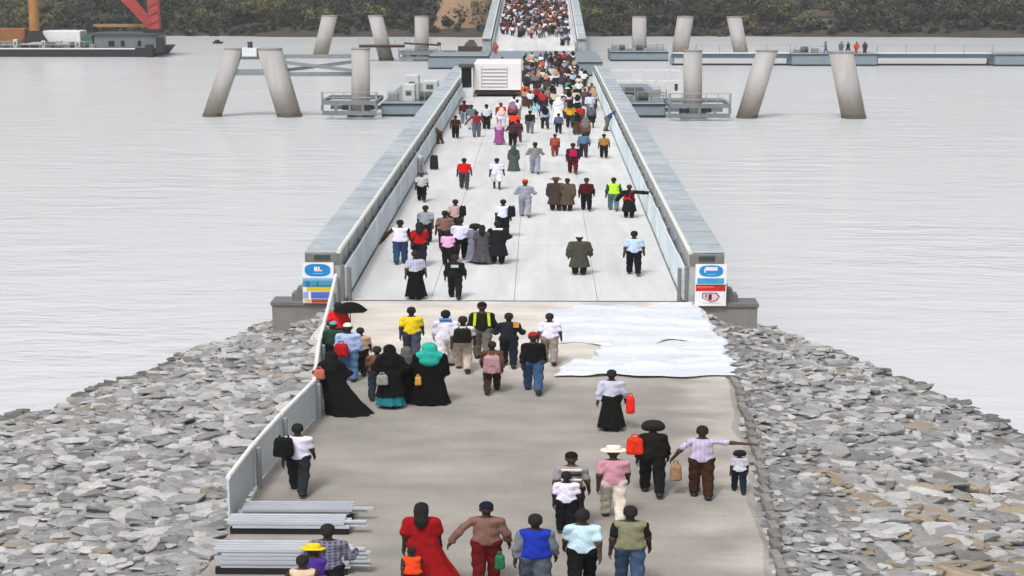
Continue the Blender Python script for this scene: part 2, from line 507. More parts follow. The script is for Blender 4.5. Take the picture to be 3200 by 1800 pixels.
def rock_xf(xx, yy, s):
    e = Matrix.Rotation(random.uniform(-.5, .5) + (math.pi if random.random() < .5 else 0), 4, 'Z') @ Matrix.Rotation(random.uniform(-.26, .26), 4, 'X') @ Matrix.Rotation(random.uniform(-.2, .2), 4, 'Y')
    k = Matrix.Diagonal((s * random.uniform(1.1, 1.7), s * random.uniform(.75, 1.1), s * random.uniform(.27, .46), 1))
    return Matrix.Translation((xx, yy, emb_z(xx, yy) + s * random.uniform(-.05, .18))) @ e @ k
for side, lab in ((-1, 'left'), (1, 'right')):
    rs = sorted([r for r in rocks if r[0] * side > 0], key=lambda r: -r[2] / r[1])
    rest_v, rest_f, rest_m, off = [], [], [], 0
    top = thing('stone_revetment', ('grey rubble stones of the revetment left of the causeway' if side < 0 else 'grey and tan rubble stones of the revetment right of the causeway'), 'revetment', (side * 12, 45, -1.4), world=False)
    inv = Matrix.Translation((-side * 12, -45, 1.4))
    for i, (xx, yy, s, big) in enumerate(rs):
        tan = .26 if (side > 0 and xx > 8.2 and yy < 42) else .015
        mi = 3 if random.random() < tan else random.choice((0, 0, 0, 0, 1, 1, 1, 2))
        bi = random.randrange(len(rock_base))
        M = inv @ rock_xf(xx, yy, s)
        if i < 300:
            o = link('stone', rock_meshes[bi, mi], top); o.matrix_local = M
        else:
            v, f = rock_np[bi]
            Mn = np.array(M)
            rest_v.append(v @ Mn[:3, :3].T + Mn[:3, 3])
            rest_f += [tuple(k + off for k in q) for q in f]
            rest_m += [mi] * len(f); off += len(v)
    me = bpy.data.meshes.new('small_stones')
    me.from_pydata(np.concatenate(rest_v).tolist(), [], rest_f)
    for m in rock_mats: me.materials.append(m)
    me.polygons.foreach_set('material_index', rest_m)
    o = link('small_stones', me, top); o['kind'] = 'stuff'

# ---- abutment wing walls
conc = mat('concrete', '#84817e', .95, 0, .18, 1.5, .3, 12)
conc2 = mat('concrete_dark', '#6f6f70', .95, 0, .2, 1.5, .3, 12)
for s, lab in ((-1, 'left'), (1, 'right')):
    x0, x1 = sorted((s * 6.62, s * 9.25))
    t = thing('wing_wall', 'low concrete wing wall at the %s foot of the bridge, under the sign board' % lab, 'wall', (s * 8, 59.9, -2))
    MB().box((x0, 59.56, -2.6), (x1, 60.6, -.22)).build('wall', conc, t)
    MB().box((x0 - .05, 59.5, -.217), (x1 + .05, 60.66, -.10)).build('coping', conc2, t)
    t = thing('concrete_steps', 'grey concrete steps beside the %s sign board' % lab, 'steps', (s * 8.3, 60.4, -.1))
    for k, (a, b, h) in enumerate(((7.95, 8.14, .72), (8.143, 8.34, .46), (8.343, 8.54, .2))):
        q0, q1 = sorted((s * a, s * b))
        MB().box((q0, 59.95, -.095), (q1, 60.6, h * .8)).build('step', conc2, t)

# ================================================================== THE BRIDGE
cover_m = mat('girder_cover', '#a2abb1', .6, .0, .2, .9, .15, 20, orand=.09, world=True)
web_m = mat('girder_web', '#a9aeb0', .8, 0, .25, 1.5, .2, 15)
flange_m = mat('flange', '#d6d6d0', .7, 0, .12, 3)
panel_m = mat('guard_panel', '#cfd9de', .55, 0, .14, 1.2, .08, 20, stretch=(1, 1, .4), orand=.08, world=True)
post_m = mat('post_grey', '#7b7a76', .6, .2, .15, 4)
deck_m = mat('deck_panel', '#c4c4c5', .85, 0, .16, .9, .12, 30, stretch=(1.1, .14, 1), orand=.05, world=True)
slab_m = mat('deck_frame', '#8d8a88', .9)
def bridge_span(label, y0, z0, y1, z1, group=None, pitch=3.0):
    L = math.hypot(y1 - y0, z1 - z0)
    t = thing('bridge_span', label, 'bridge', (0, y0, z0), world=False)
    t.rotation_euler = (math.atan2(z1 - z0, y1 - y0), 0, 0)
    MB().box((-6.64, 0, -.9), (6.64, L, -.10)).build('deck_frame', slab_m, t)
    nd = int(L / 6); dl = L / nd
    wd = 12.7 / 4
    dm = MB().box((-wd / 2 + .008, .008, -.095), (wd / 2 - .008, dl - .008, 0)).mesh('deck_panel', deck_m)
    for i in range(nd):
        for k in range(4):
            o = link('deck_panel', dm, t); o.location = (-6.35 + wd * (k + .5), i * dl, random.uniform(-.006, .004))
    nc = int(L / pitch); cl = L / nc
    cm = MB().box((-.66, .05, 0), (.66, cl - .05, .07), c=.03).box((-.62, cl * .48, .072), (.62, cl * .53, .11)).mesh('cover_panel', cover_m)
    gm = MB()
    gm.box((-.03, .012, .03), (.03, cl - .012, 1.24), c=.012)
    gm.tube((0, .012, 1.25), (0, cl - .012, 1.25), .05, n=8)
    for r in (.35, .7, 1.0): gm.box((-.045, .012, r - .02), (.045, cl - .012, r + .02))
    for q in range(1, 6): gm.box((-.06, cl * q / 6 - .02, .04), (.06, cl * q / 6 + .02, 1.2))
    gme = gm.mesh('guard_panel', panel_m)
    pm = MB().box((-.07, -.07, -.05), (.07, .07, 1.36), c=.02).mesh('guard_post', post_m)
    for s in (-1, 1):
        g = MB().box((min(s * 6.65, s * 7.9), 0, -.7), (max(s * 6.65, s * 7.9), L, 1.80)).build('side_girder', web_m, t)
        fl = MB().tube((s * 6.66, 0, 1.86), (s * 6.66, L, 1.86), .09, n=8).build('flange', flange_m, g)
        stm = MB().box((-.03, 0, -.1), (.03, .1, 1.77)).mesh('stiffener', web_m)
        for i in range(nc):
            o = link('stiffener', stm, g); o.location = (s * 6.617, i * cl, 0)
        for i in range(nc):
            o = link('cover_panel', cm, g); o.location = (s * 7.3, i * cl, 1.805 + random.uniform(0, .03)); o.rotation_euler = (0, random.uniform(-.012, .012), 0)
        for i in range(nc):
            o = link('guard_panel', gme, t); o.location = (s * 6.44, i * cl, 0); o.rotation_euler = (0, random.uniform(-.015, .015), random.uniform(-.006, .006))
            o = link('guard_post', pm, t); o.location = (s * 6.53, i * cl, 0)
        MB().box((min(s * 6.2, s * 6.34), -.1, .003), (max(s * 6.2, s * 6.34), .1, 1.28), c=.03).build('end_post', post_m, t)
        # header beam across the near end of the girder with its dark lifting slot
        x0, x1 = sorted((s * 6.62, s * 7.94))
        h = MB().box((x0, -.06, 1.42), (x1, .3, 1.796)).build('end_header', post_m, g)
        MB().box((s * 7.28 - .3, -.09, 1.56), (s * 7.28 + .3, -.063, 1.74)).build('slot', mat('slot_dark', '#3a4442', .7), h)
    return t
bridge_span('long near span of the white floating bridge, crowded with walkers', 59.6, 0, 168, 0)
bridge_span('far ramp span of the bridge, packed with people, climbing to the wooded shore', 247, -.9, 345, 7.4)
# dark expansion joint where the causeway meets the deck
struct(MB().box((-6.6, 59.41, -.2), (6.6, 59.59, -.012)).build('expansion_joint', mat('joint', '#2b2a29', .9)))

# link deck and cross pontoon between the spans
t = thing('pontoon_deck', 'flat link deck of the floating pontoon behind the crowd, between the two spans', 'pontoon', (0, 200, ZW))
MB().box((-5.8, 168.4, -1.6), (5.8, 220, -.85)).build('deck', deck_m, t)
hull_m = mat('hull_grey', '#7e8a93', .6, .1, .12, .8, .1, 10)
hull_d = mat('hull_dark', '#23282b', .7, 0, .2, 1)
def barge(label, x0, x1, y0, y1, ztop, name='barge', m=None):
    t = thing(name, label, 'barge', ((x0 + x1) / 2, (y0 + y1) / 2, ZW))
    MB().box((x0, y0, ZW + .25), (x1, y1, ztop), c=.12).build('hull', m or hull_m, t)
    MB().box((x0 + .03, y0 - .04, ZW - .4), (x1 - .03, y1 + .02, ZW + .248)).build('boot_stripe', hull_d, t)
    MB().box((x0 - .06, y0 - .10, ztop - .28), (x1 + .06, y0 - .003, ztop - .1)).build('fender_rail', mat('rubber', '#202223', .9), t)
    return t
barge('grey cross pontoon behind the bridge crowd, below the far ramp', -6.4, 9.5, 222, 246.5, -.95)
barge('grey pontoon left of the far ramp foot, end on to the cross pontoon', -15.5, -6.6, 236.3, 246.5, -1.0)

# ================================================================== PILES AND PONTOONS
def pile_material():
    m = mat('pile', '#a3a19f', .8, 0, .24, .5, .2, 6, stretch=(1, 1, .25))
    n, l = m.node_tree.nodes, m.node_tree.links
    b = n['Principled BSDF']
    old = b.inputs['Base Color'].links[0].from_socket
    g = n.new('ShaderNodeNewGeometry')
    sp = n.new('ShaderNodeSeparateXYZ'); l.new(g.outputs['Position'], sp.inputs[0])
    nz = n.new('ShaderNodeTexNoise'); nz.inputs['Scale'].default_value = 1.2; l.new(g.outputs['Position'], nz.inputs['Vector'])
    ad = n.new('ShaderNodeMath'); ad.operation = 'MULTIPLY_ADD'; ad.inputs[1].default_value = -1.6
    l.new(nz.outputs['Fac'], ad.inputs[0]); l.new(sp.outputs['Z'], ad.inputs[2])
    mr = n.new('ShaderNodeMapRange'); mr.inputs['From Min'].default_value = -3.6; mr.inputs['From Max'].default_value = -.6
    mr.inputs['To Min'].default_value = 1.0; mr.inputs['To Max'].default_value = 0
    l.new(ad.outputs[0], mr.inputs['Value'])
    mx = n.new('ShaderNodeMix'); mx.data_type = 'RGBA'; mx.inputs['B'].default_value = lin('#857a6c') + (1,)
    l.new(mr.outputs[0], mx.inputs['Factor']); l.new(old, mx.inputs['A']); l.new(mx.outputs['Result'], b.inputs['Base Color'])
    return m
pile_m = pile_material()
cap_m = mat('pile_cap', '#8f8d8c', .85)
brace_m = mat('brace', '#83898c', .6, .1, .15, 2)
def wbase(px, py): return P(px, py, ZW)
def pile(t, top, base, wpx, D):
    a = Q(*base, D); b = Q(*top, D); r = wpx / 2 / FPX * D
    a.z = ZW
    d = (b - a)
    lo = a - d * (1.0 / d.z)
    o = MB().tube(lo, b, r, r, n=28, flat=True).build('pile', pile_m, t, smooth=False)
    for p in o.data.polygons: p.use_smooth = len(p.vertices) == 4
    MB().tube(b + Vector((0, 0, .003)), b + Vector((0, 0, .12)), r * 1.03, n=28, flat=True).build('pile_cap', cap_m, t)
    MB().tube((a.x, a.y, ZW + .02), (a.x + d.x * .35 / d.z, a.y, ZW + .37), r * 1.012, n=28, flat=True).build('tide_band', mat('algae', '#59574f', .9, 0, .3, 3), t)
    return a, b, r
def pile_simple(label, top, base, wpx, D, group):
    a = Q(*base, D)
    t = thing('mooring_pile', label, 'pile', (a.x, D, ZW), group)
    pile(t, top, base, wpx, D)
    return t
DF = wbase(900, 364).y
# left front frame: two raking piles and an upright one tied by beams
a = Q(900, 360, DF)
t = thing('piled_trestle', 'pale concrete trestle of two raking piles and one upright left of the bridge', 'trestle', (a.x, DF, ZW))
pile(t, (732, 154), (662, 364), 60, DF)
pile(t, (842, 154), (905, 362), 78, DF)
pile(t, (1127, 154), (1127, 364), 58, DF)
def fb(x0, y0, x1, y1, wpx, nm='tie_beam', dd=0):
    k = wpx / FPX * DF
    MB().beam(Q(x0, y0, DF + dd), Q(x1, y1, DF + dd), k, k).build(nm, brace_m, t)
fb(735, 180, 830, 180, 11); fb(715, 226, 850, 226, 18)
fb(860, 176, 1115, 176, 12); fb(870, 232, 1115, 232, 12)
fb(868, 192, 1112, 222, 10, 'diagonal_brace', -.25); fb(872, 222, 1112, 192, 10, 'diagonal_brace', .25)
k = Q(782, 160, DF)
MB().box((k.x - .75, DF - .6, k.z - .5), (k.x + .75, DF + .6, k.z + .35)).build('landing', mat('white_steel', '#d5d8d8', .6), t)
MB().tube((k.x, DF, k.z + .35), (k.x, DF, k.z + .95), .26, n=12).build('bollard', mat('bollard_dark', '#39423f', .7), t)

def guide_frame(label, x0, x1, ytop, ydeck, ybot, pilex, D, left):
    a0, a1 = Q(x0, ydeck, D), Q(x1, ydeck, D)
    zt, zd, zb = Q(x0, ytop, D).z, Q(x0, ydeck, D).z, Q(x0, ybot, D).z
    t = thing('pile_guide', label, 'pile guide', ((a0.x + a1.x) / 2, D, ZW))
    gm = mat('guide_steel', '#727b80', .6, .1, .2, 2)
    dp = 3.2
    for y in (D - dp, D + dp):
        MB().beam((a0.x, y, zd), (a1.x, y, zd), .22, .42).build('deck_beam', gm, t)
        MB().beam((a0.x, y, zb + .2), (a1.x, y, zb + .2), .22, .42).build('lower_beam', gm, t)
    n = 5
    for i in range(n):
        x = a0.x + (a1.x - a0.x) * i / (n - 1)
        MB().box((x - .14, D - dp - .08, zb + .413), (x + .14, D - dp + .08, zd - .213)).build('strut', gm, t)
    for x in (a0.x, a1.x):
        MB().beam((x, D - dp + .12, zd), (x, D + dp - .12, zd), .2, .38).build('side_beam', gm, t)
    rm = mat('rail_grey', '#9b9c9a', .5, .2)
    for i in range(6):
        x = a0.x + (a1.x - a0.x) * i / 5
        MB().tube((x, D - dp, zd + .21), (x, D - dp, zt), .045 if 0 < i < 5 else .13, n=6).build('rail_post', rm, t)
    for z in (zt, (zt + zd) / 2):
        MB().tube((a0.x, D - dp, z), (a1.x, D - dp, z), .04, n=6).build('handrail', rm, t)
    px = Q(pilex, ydeck, D).x
    for s in (-1, 1):
        MB().tube((px + s * 1.1, D - dp + .35, zb + .5), (px + s * 1.1, D - dp + .35, zd - .3), .5, n=14).build('fender_roller', mat('rubber', '#202223', .9), t)
    MB().box((px - 1.3, D - .9, ZW - .2), (px + 1.3, D + .9, ZW + .55)).build('pile_shoe', hull_d, t)
guide_frame('grey steel pile guide with handrail round the upright pile left of the bridge', 1020, 1186, 280, 312, 350, 1127, DF, True)
DR = wbase(2165, 368).y
guide_frame('grey steel pile guide with handrail round the upright pile right of the bridge', 2084, 2270, 284, 322, 358, 2165, DR, False)

def deck_gear(t, x0, x1, y, z, seed, k=1.0):
    """winch, cabin, pipe rack and rails on a pontoon"""
    rnd = random.Random(seed)
    cab = mat('cabin_pale', '#c3c4c2', .7, 0, .15, 2); dk = mat('gear_dark', '#4b4d4d', .7, 0, .3, 2); gy = mat('gear_grey', '#8a8c8b', .6, .1, .2, 2)
    x = x0
    while x < x1 - .6:
        wd = rnd.uniform(.7, 1.9) * k
        h = rnd.uniform(.5, 1.7) * k
        kind = rnd.choice(('cabin', 'winch', 'locker', 'rack'))
        if kind == 'cabin':
            c = MB().box((x, y, z), (x + wd, y + 1.8, z + h + .5), c=.05).build('cabin', cab, t)
            MB().box((x + wd * .25, y - .03, z + h * .5), (x + wd * .7, y - .003, z + h * .5 + .5)).build('window', dk, c)
        elif kind == 'winch':
            MB().tube((x, y + .6, z + .5), (x + wd, y + .6, z + .5), .42, n=14).build('winch_drum', dk, t)
            MB().box((x - .1, y + .1, z), (x - .003, y + 1.1, z + .8)).build('winch_cheek', gy, t)
        elif kind == 'locker':
            MB().box((x, y, z), (x + wd, y + 1, z + h * .7), c=.04).build('locker', gy, t)
        else:
            m = MB()
            for q in range(3): m.tube((x, y + .3, z + .3 + .3 * q), (x + wd, y + .3, z + .3 + .3 * q), .07, n=6)
            for q in (0, wd): m.tube((x + q, y + .42, z), (x + q, y + .42, z + 1.2), .06, n=6)
            m.build('pipe_rack', gy, t)
        x += wd + rnd.uniform(.1, .5)
    m = MB()
    yy = y - .6
    m.tube((x0, yy, z + 1.05), (x1, yy, z + 1.05), .035, n=6)
    k = int((x1 - x0) / 1.4) + 1
    for i in range(k + 1): m.tube((x0 + (x1 - x0) * i / k, yy, z), (x0 + (x1 - x0) * i / k, yy, z + 1.05), .035, n=6)
    m.build('handrail', mat('rail_grey', '#9b9c9a', .5, .2), t)

# side pontoons that carry the bridge end
lx0, lx1 = Q(1192, 360, DF).x, -8.2
ztop = Q(1200, 320, DF).z
t = barge('blue grey pontoon with deck machinery against the left girder', lx0, lx1, DF, DF + 26, ztop, 'pontoon')
deck_gear(t, lx0 + .6, lx1 - .2, DF + 1.5, ztop, 3)
deck_gear(t, lx0 + 1.5, lx1 - .2, DF + 12, ztop, 5)
rx0, rx1 = 8.2, Q(2080, 360, DR).x
ztop = Q(2050, 322, DR).z
t = barge('blue grey pontoon with stacked deck machinery against the right girder', rx0, rx1, DR, DR + 26, ztop, 'pontoon')
deck_gear(t, rx0 + .1, rx1 - .2, DR + 1.5, ztop, 12)
deck_gear(t, rx0 + .1, rx1 - .1, DR + 8, ztop, 13, 1.3)
# white gangway lying across the right pontoon
t = thing('gangway', 'long white gangway truss lying on the right pontoon', 'gangway', (11, DR + 16, ztop))
gz = ztop + .9
gx0, gx1 = 8.3, Q(2125, 240, DR + 16).x
for z in (gz, gz + 1.3):
    for y in (DR + 15, DR + 17):
        MB().beam((gx0, y, z), (gx1, y, z), .16, .16).build('chord', mat('gangway_white', '#cfcfcd', .6), t)
MB().box((gx0, DR + 15.1, gz + .09), (gx1, DR + 16.9, gz + .2)).build('walkway', mat('gangway_white', '#cfcfcd', .6), t)
nn = 6
for i in range(nn + 1):
    x = gx0 + (gx1 - gx0) * i / nn
    MB().beam((x, DR + 15, gz + .09), (x, DR + 15, gz + 1.21), .1, .1).build('upright', mat('gangway_white', '#cfcfcd', .6), t)
for s in (8.6, gx1 - .4):
    MB().box((s - .15, DR + 15.6, ztop), (s + .15, DR + 16.4, gz - .085)).build('trestle', mat('gear_dark', '#4b4d4d', .7), t)

pile_simple('upright pale pile inside the guide frame right of the bridge', (2165, 160), (2165, 366), 58, DR, 'piles right of the bridge')
pile_simple('front right pile raking in towards the upper right, next to the upright pile', (2397, 160), (2333, 372), 66, DR, 'piles right of the bridge')
pile_simple('front right pile raking outward, farthest right and nearest of the piles', (2628, 164), (2668, 374), 76, DR, 'piles right of the bridge')
DB = wbase(1200, 188).y
pile_simple('rear left pile raking right, leftmost of the far group', (1030, 50), (1001, 165), 48, DB + 12, 'rear left piles')
pile_simple('rear left pile raking left behind the brown platform', (1173, 50), (1208, 190), 46, DB, 'rear left piles')
pile_simple('rear left upright pile nearest the far ramp', (1318, 52), (1318, 188), 44, DB, 'rear left piles')
pile_simple('rear right upright pile nearest the far ramp', (1998, 53), (1998, 165), 44, DB + 8, 'rear right piles')
pile_simple('rear right pile raking right, middle of the far group', (2142, 53), (2122, 165), 50, DB + 8, 'rear right piles')
pile_simple('rear right pile raking left, outermost of the far group', (2294, 54), (2318, 165), 46, DB + 10, 'rear right piles')

# rear left platform, guide and barges
t = thing('work_platform', 'brown plank platform with handrail hung round the rear left pile', 'platform', (Q(1195, 140, DB).x, DB - 1, ZW))
pa, pb = Q(1125, 139, DB - 1.5), Q(1265, 139, DB - 1.5)
for i in range(8):
    x0 = pa.x + (pb.x - pa.x) * i / 8
    MB().box((x0 + .02, DB - 3.2, pa.z - .15), (x0 + (pb.x - pa.x) / 8 - .02, DB - 1.2, pa.z)).build('plank', mat('plank_brown', '#5c4638', .9, 0, .2, 3, orand=.2), t)
MB().box((pa.x, DB - 3.0, pa.z - .4), (pb.x, DB - 1.4, pa.z - .153)).build('bearer', mat('plank_dark', '#3c332c', .9), t)
for i in range(6):
    x = pa.x + (pb.x - pa.x) * i / 5
    MB().tube((x, DB - 3.1, pa.z), (x, DB - 3.1, pa.z + 1.1), .05, n=6).build('rail_post', mat('rail_grey', '#9b9c9a', .5, .2), t)
MB().tube((pa.x, DB - 3.1, pa.z + 1.1), (pb.x, DB - 3.1, pa.z + 1.1), .05, n=6).build('handrail', mat('rail_grey', '#9b9c9a', .5, .2), t)
t = thing('gangplank', 'thin dark gangplank from the platform to the rear left pontoon', 'gangplank', (-16, DB, ZW))
MB().beam(Q(1262, 135, DB - 2), Q(1372, 141, DB - 2), .9, .25).build('plank', mat('plank_dark', '#3c332c', .9), t)
for s in (1280, 1310, 1345): 
    b0 = Q(s, 136 + (s - 1262) * .05, DB - 2.3); MB().tube(b0, b0 + Vector((0, 0, 1)), .05, n=6).build('rail_post', mat('rail_grey', '#9b9c9a', .5, .2), t)
guide_frame('small pile guide round the rear left upright pile', 1252, 1368, 148, 163, 182, 1318, DB, True)
bx0, bx1 = Q(1362, 170, DB).x, Q(1520, 170, DB).x
t = barge('pale blue grey pontoon beside the rear left piles with a dark launch on it', bx0, bx1, DB - .5, DB + 6, Q(1400, 163, DB).z, 'pontoon')
zt = Q(1400, 163, DB).z
MB().box((bx0 + 1.2, DB - .63, ZW + .9), (bx0 + 3.2, DB - .61, ZW + 1.5)).build('porthole', hull_d, t)
t = thing('launch', 'dark beached launch on the rear left pontoon by the ramp', 'boat', (Q(1472, 150, DB).x, DB + 2, zt))
l0, l1 = Q(1432, 150, DB + 2).x, Q(1512, 150, DB + 2).x
MB().prism([(l0, zt + .02), (l1 - .5, zt + .02), (l1, zt + .75), (l0, zt + .85)], DB + 1, DB + 3).build('hull', mat('launch_hull', '#3f3832', .8), t)
MB().prism([(l0 + .9, zt + .86), (l1 - 1.0, zt + .80), (l1 - 1.4, zt + 1.5), (l0 + 1.3, zt + 1.5)], DB + 1.2, DB + 2.8).build('cabin', mat('launch_cabin', '#5a534b', .8), t)
MB().box((l0 + 1.6, DB + 1.5, zt + 1.503), (l0 + 2.6, DB + 2.5, zt + 1.85)).build('wheelhouse', mat('gear_dark', '#4b4d4d', .7), t)
t = thing('mooring_post', 'short dark topped post standing on the rear left pontoon', 'post', (Q(1371, 150, DB).x, DB + 1, zt))
x = t.location.x
MB().tube((x, DB + 1, zt), (x, DB + 1, zt + 1.0), .28, n=10).build('post', mat('cabin_pale', '#c3c4c2', .7), t)
MB().tube((x, DB + 1, zt + 1.003), (x, DB + 1, zt + 1.5), .3, n=10).build('cap', mat('bollard_dark', '#39423f', .7), t)
# rear right deck gear behind the right girder
t = barge('grey work pontoon with machinery right of the far ramp', Q(1905, 180, DB).x, Q(2085, 180, DB).x, DB - 2, DB + 8, Q(1950, 158, DB).z, 'pontoon')
deck_gear(t, Q(1910, 180, DB).x, Q(2080, 180, DB).x, DB - 1, Q(1950, 158, DB).z, 21, 1.0)

# long floating breakwater to the right: girders on pontoons
DL = wbase(2700, 204).y
zt = Q(2700, 165, DL).z
navy = mat('walk_girder', '#4d5f70', .6, .1, .15, .6)
def walkway(label, x0, x1, dark=True):
    a0, a1 = Q(x0, 170, DL).x, Q(x1, 170, DL).x
    t = thing('floating_walkway', label, 'walkway', ((a0 + a1) / 2, DL, ZW))
    zb = Q(x0, 180, DL).z
    MB().box((a0, DL - 1, zb), (a1, DL + 1, zt - .1)).build('girder', navy, t)
    MB().box((a0, DL - 1.1, zt - .097), (a1, DL + 1.1, zt)).build('deck', mat('gangway_white', '#cfcfcd', .6), t)
    MB().box((a0, DL - .6, ZW - .2), (a1, DL + .6, ZW + .22)).build('float', hull_d, t)
    n = max(2, int((a1 - a0) / 3.5))
    for i in range(n + 1):
        x = a0 + (a1 - a0) * i / n
        MB().tube((x, DL - 1, zt), (x, DL - 1, zt + 1.3), .07, n=6).build('rail_post', mat('rail_grey', '#9b9c9a', .5, .2), t)
        if i in (0, n): MB().box((x - .3, DL - .5, ZW + .223), (x + .3, DL + .5, zb - .003)).build('leg', hull_m, t)
    MB().tube((a0, DL - 1, zt + 1.1), (a1, DL - 1, zt + 1.1), .03, n=6).build('handrail', mat('rail_grey', '#9b9c9a', .5, .2), t)
walkway('blue grey floating walkway between the upright pile and the nearest raking pile', 2100, 2466)
walkway('long blue floating walkway at the far right of the water', 2736, 3096)
t = barge('pale blue pontoon with workers standing on it, behind the outermost pile', Q(2470, 170, DL).x, Q(2734, 170, DL).x, DL - 2, DL + 3, zt, 'pontoon')
deck_gear(t, Q(2480, 170, DL).x, Q(2560, 170, DL).x, DL - .5, zt, 33, .6)
barge('blue grey pontoon cut by the right edge of the picture', Q(3100, 170, DL).x, Q(3280, 170, DL).x, DL - 2, DL + 3, zt, 'pontoon')

# ---- crane barge at the far left
DC = wbase(200, 178).y
X = lambda px, y=120: Q(px, y, DC).x
Z = lambda py: Q(200, py, DC).z
t = thing('crane_barge', 'black crane barge with red crane frame and orange mast at the upper left', 'crane barge', (X(240), DC, ZW))
hm = mat('barge_black', '#1d2224', .7, 0, .3, 1)
MB().prism([(X(-160), ZW - .3), (X(470), ZW - .3), (X(498), Z(150)), (X(-160), Z(150))], DC, DC + 12).build('hull', hm, t)
MB().box((X(-160), DC - .05, Z(154)), (X(420), DC - .003, Z(150))).build('rub_rail', mat('white_steel', '#d5d8d8', .6), t)
MB().box((X(288), DC + 1, Z(150)), (X(488), DC + 7, Z(109)), c=.1).build('deckhouse', mat('deckhouse', '#6c7579', .7, 0, .15, 1), t)
MB().box((X(280), DC + .6, Z(109) + .003), (X(494), DC + 7.4, Z(104))).build('deckhouse_roof', mat('gear_dark', '#4b4d4d', .7), t)
for a, b in ((333, 352), (372, 384), (425, 436)):
    MB().box((X(a), DC + .95, Z(145)), (X(b), DC + .997, Z(128))).build('window', mat('dark_gap', '#17191a', .8), t)
MB().box((X(258), DC + 1, Z(150)), (X(284), DC + 5, Z(112))).build('green_tank', mat('tank_green', '#2f5a4c', .6), t)
MB().box((X(122), DC + 2, Z(132)), (X(240), DC + 6, Z(98)), c=.1).build('white_cabin', mat('white_steel', '#d5d8d8', .6), t)
MB().box((X(-160), DC + 2, Z(138)), (X(66), DC + 6, Z(92))).build('orange_container', mat('rust_orange', '#8a5a30', .8, 0, .35, .5), t)
MB().prism([(X(62), Z(132)), (X(140), Z(132)), (X(118), Z(98)), (X(84), Z(98))], DC + .8, DC + 1.9).build('mast_foot', mat('gear_black', '#2f2b27', .8), t)
MB().tube(Vector((X(101), DC + 1.4, Z(97))), Vector((X(104), DC + 1.4, Z(-60))), .82, .82, n=16).build('mast', mat('mast_orange', '#9c6e3e', .7, 0, .25, .5), t)
MB().box((X(255), DC + 7.5, Z(90)), (X(420), DC + 8.5, Z(81))).build('boom_rest', mat('boom_tan', '#9c7d55', .8), t)
red = mat('crane_red', '#a03a38', .6, 0, .25, .5)
MB().prism([(X(456), Z(92)), (X(489), Z(92)), (X(489), Z(-60)), (X(456), Z(-60))], DC + 2, DC + 3.6).build('crane_leg', red, t)
MB().prism([(X(448), Z(93)), (X(470), Z(80)), (X(392), Z(-20)), (X(345), Z(-20))], DC + 3.7, DC + 4.6).build('crane_stay', red, t)
MB().box((X(440), DC + 2, Z(103)), (X(492), DC + 5, Z(92) - .003)).build('crane_base', mat('gear_black', '#2f2b27', .8), t)
for a, b, c, d in ((456, 480, 178, 138), (490, 513, 164, 115)):
    MB().box((X(a), DC - .9, Z(c)), (X(b), DC - .06, Z(d)), c=.1).build('fender_post', hm, t)
m = MB()
for i in range(9): m.tube((X(i * 30), DC + .3, Z(150)), (X(i * 30), DC + .3, Z(140)), .06, n=6)
m.tube((X(0), DC + .3, Z(140)), (X(245), DC + .3, Z(140)), .05, n=6)
m.build('handrail', mat('rail_grey', '#9b9c9a', .5, .2), t)
deck_gear(t, X(125), X(285), DC + .7, Z(150), 71, .55)
deck_gear(t, X(-40), X(60), DC + .7, Z(150), 72, .6)
for e in ((X(300), DC + 5, Z(104)), (X(-60), DC + 5, Z(92)), (X(230), DC + 3, Z(98))):
    MB().tube((X(103), DC + 1.4, Z(-50)), e, .05, n=6).build('stay_wire', mat('gear_dark', '#4b4d4d', .7), t)
for k in range(5):
    MB().beam((X(458), DC + 1.97, Z(80 - 28 * k)), (X(487), DC + 1.97, Z(66 - 28 * k)), .18, .05).build('lattice_bar', mat('gear_black', '#2f2b27', .8), t)
# small far boat
b0 = wbase(681, 136); 
t = thing('small_boat', 'tiny black boat alone on the water, upper left', 'boat', tuple(b0))
bm_ = mat('boat_black', '#191a1b', .8)
MB().prism([(b0.x - .75, ZW - .05), (b0.x + .65, ZW - .05), (b0.x + 1.05, ZW + .35), (b0.x - .95, ZW + .35)], b0.y - .6, b0.y + .6).build('hull', bm_, t)
MB().box((b0.x - .5, b0.y - .3, ZW + .353), (b0.x + .35, b0.y + .3, ZW + .7), c=.08).build('cuddy', bm_, t)

# ================================================================== THINGS ON THE BRIDGE AND CAUSEWAY
# ---- white lorry, seen from behind
tw = mat('lorry_white', '#e3dfdf', .5, 0, .05, 1); tk = mat('lorry_black', '#1a1a1b', .7)
DT = P(1550, 302).y
x0, x1 = Q(1481, 280, DT).x, Q(1629, 280, DT).x
zb, zt_ = Q(1550, 281, DT).z, Q(1550, 197, DT).z
t = thing('lorry', 'white box lorry standing on the left lane amid the crowd', 'lorry', ((x0 + x1) / 2, DT + 3, 0))
MB().box((x0, DT, zb), (x1, DT + 6.5, zt_), c=.06).build('box_body', tw, t)
sl = MB().box((Q(1503, 250, DT).x, DT - .03, zb + .25), (Q(1587, 250, DT).x, DT - .003, zt_ - .35)).build('rear_shutter', mat('shutter_grey', '#bdb9ba', .5), t)
for i in range(6):
    z = zb + .4 + i * (zt_ - zb - .85) / 5
    MB().box((Q(1506, 250, DT).x, DT - .085, z - .07), (Q(1584, 250, DT).x, DT - .033, z + .09), c=.02).build('slat', tw, sl)
MB().box((x0 + .1, DT + .15, zb - .38), (x1 - .1, DT + 8.6, zb - .003)).build('chassis', tk, t)
MB().box((x0 + .02, DT - .06, zb - .42), (x1 - .02, DT + .14, zb - .14)).build('bumper', tk, t)
MB().box((x0 + .15, DT + 6.6, zb - .002), (x1 - .15, DT + 8.5, zt_ - .5), c=.15).build('cab', tw, t)
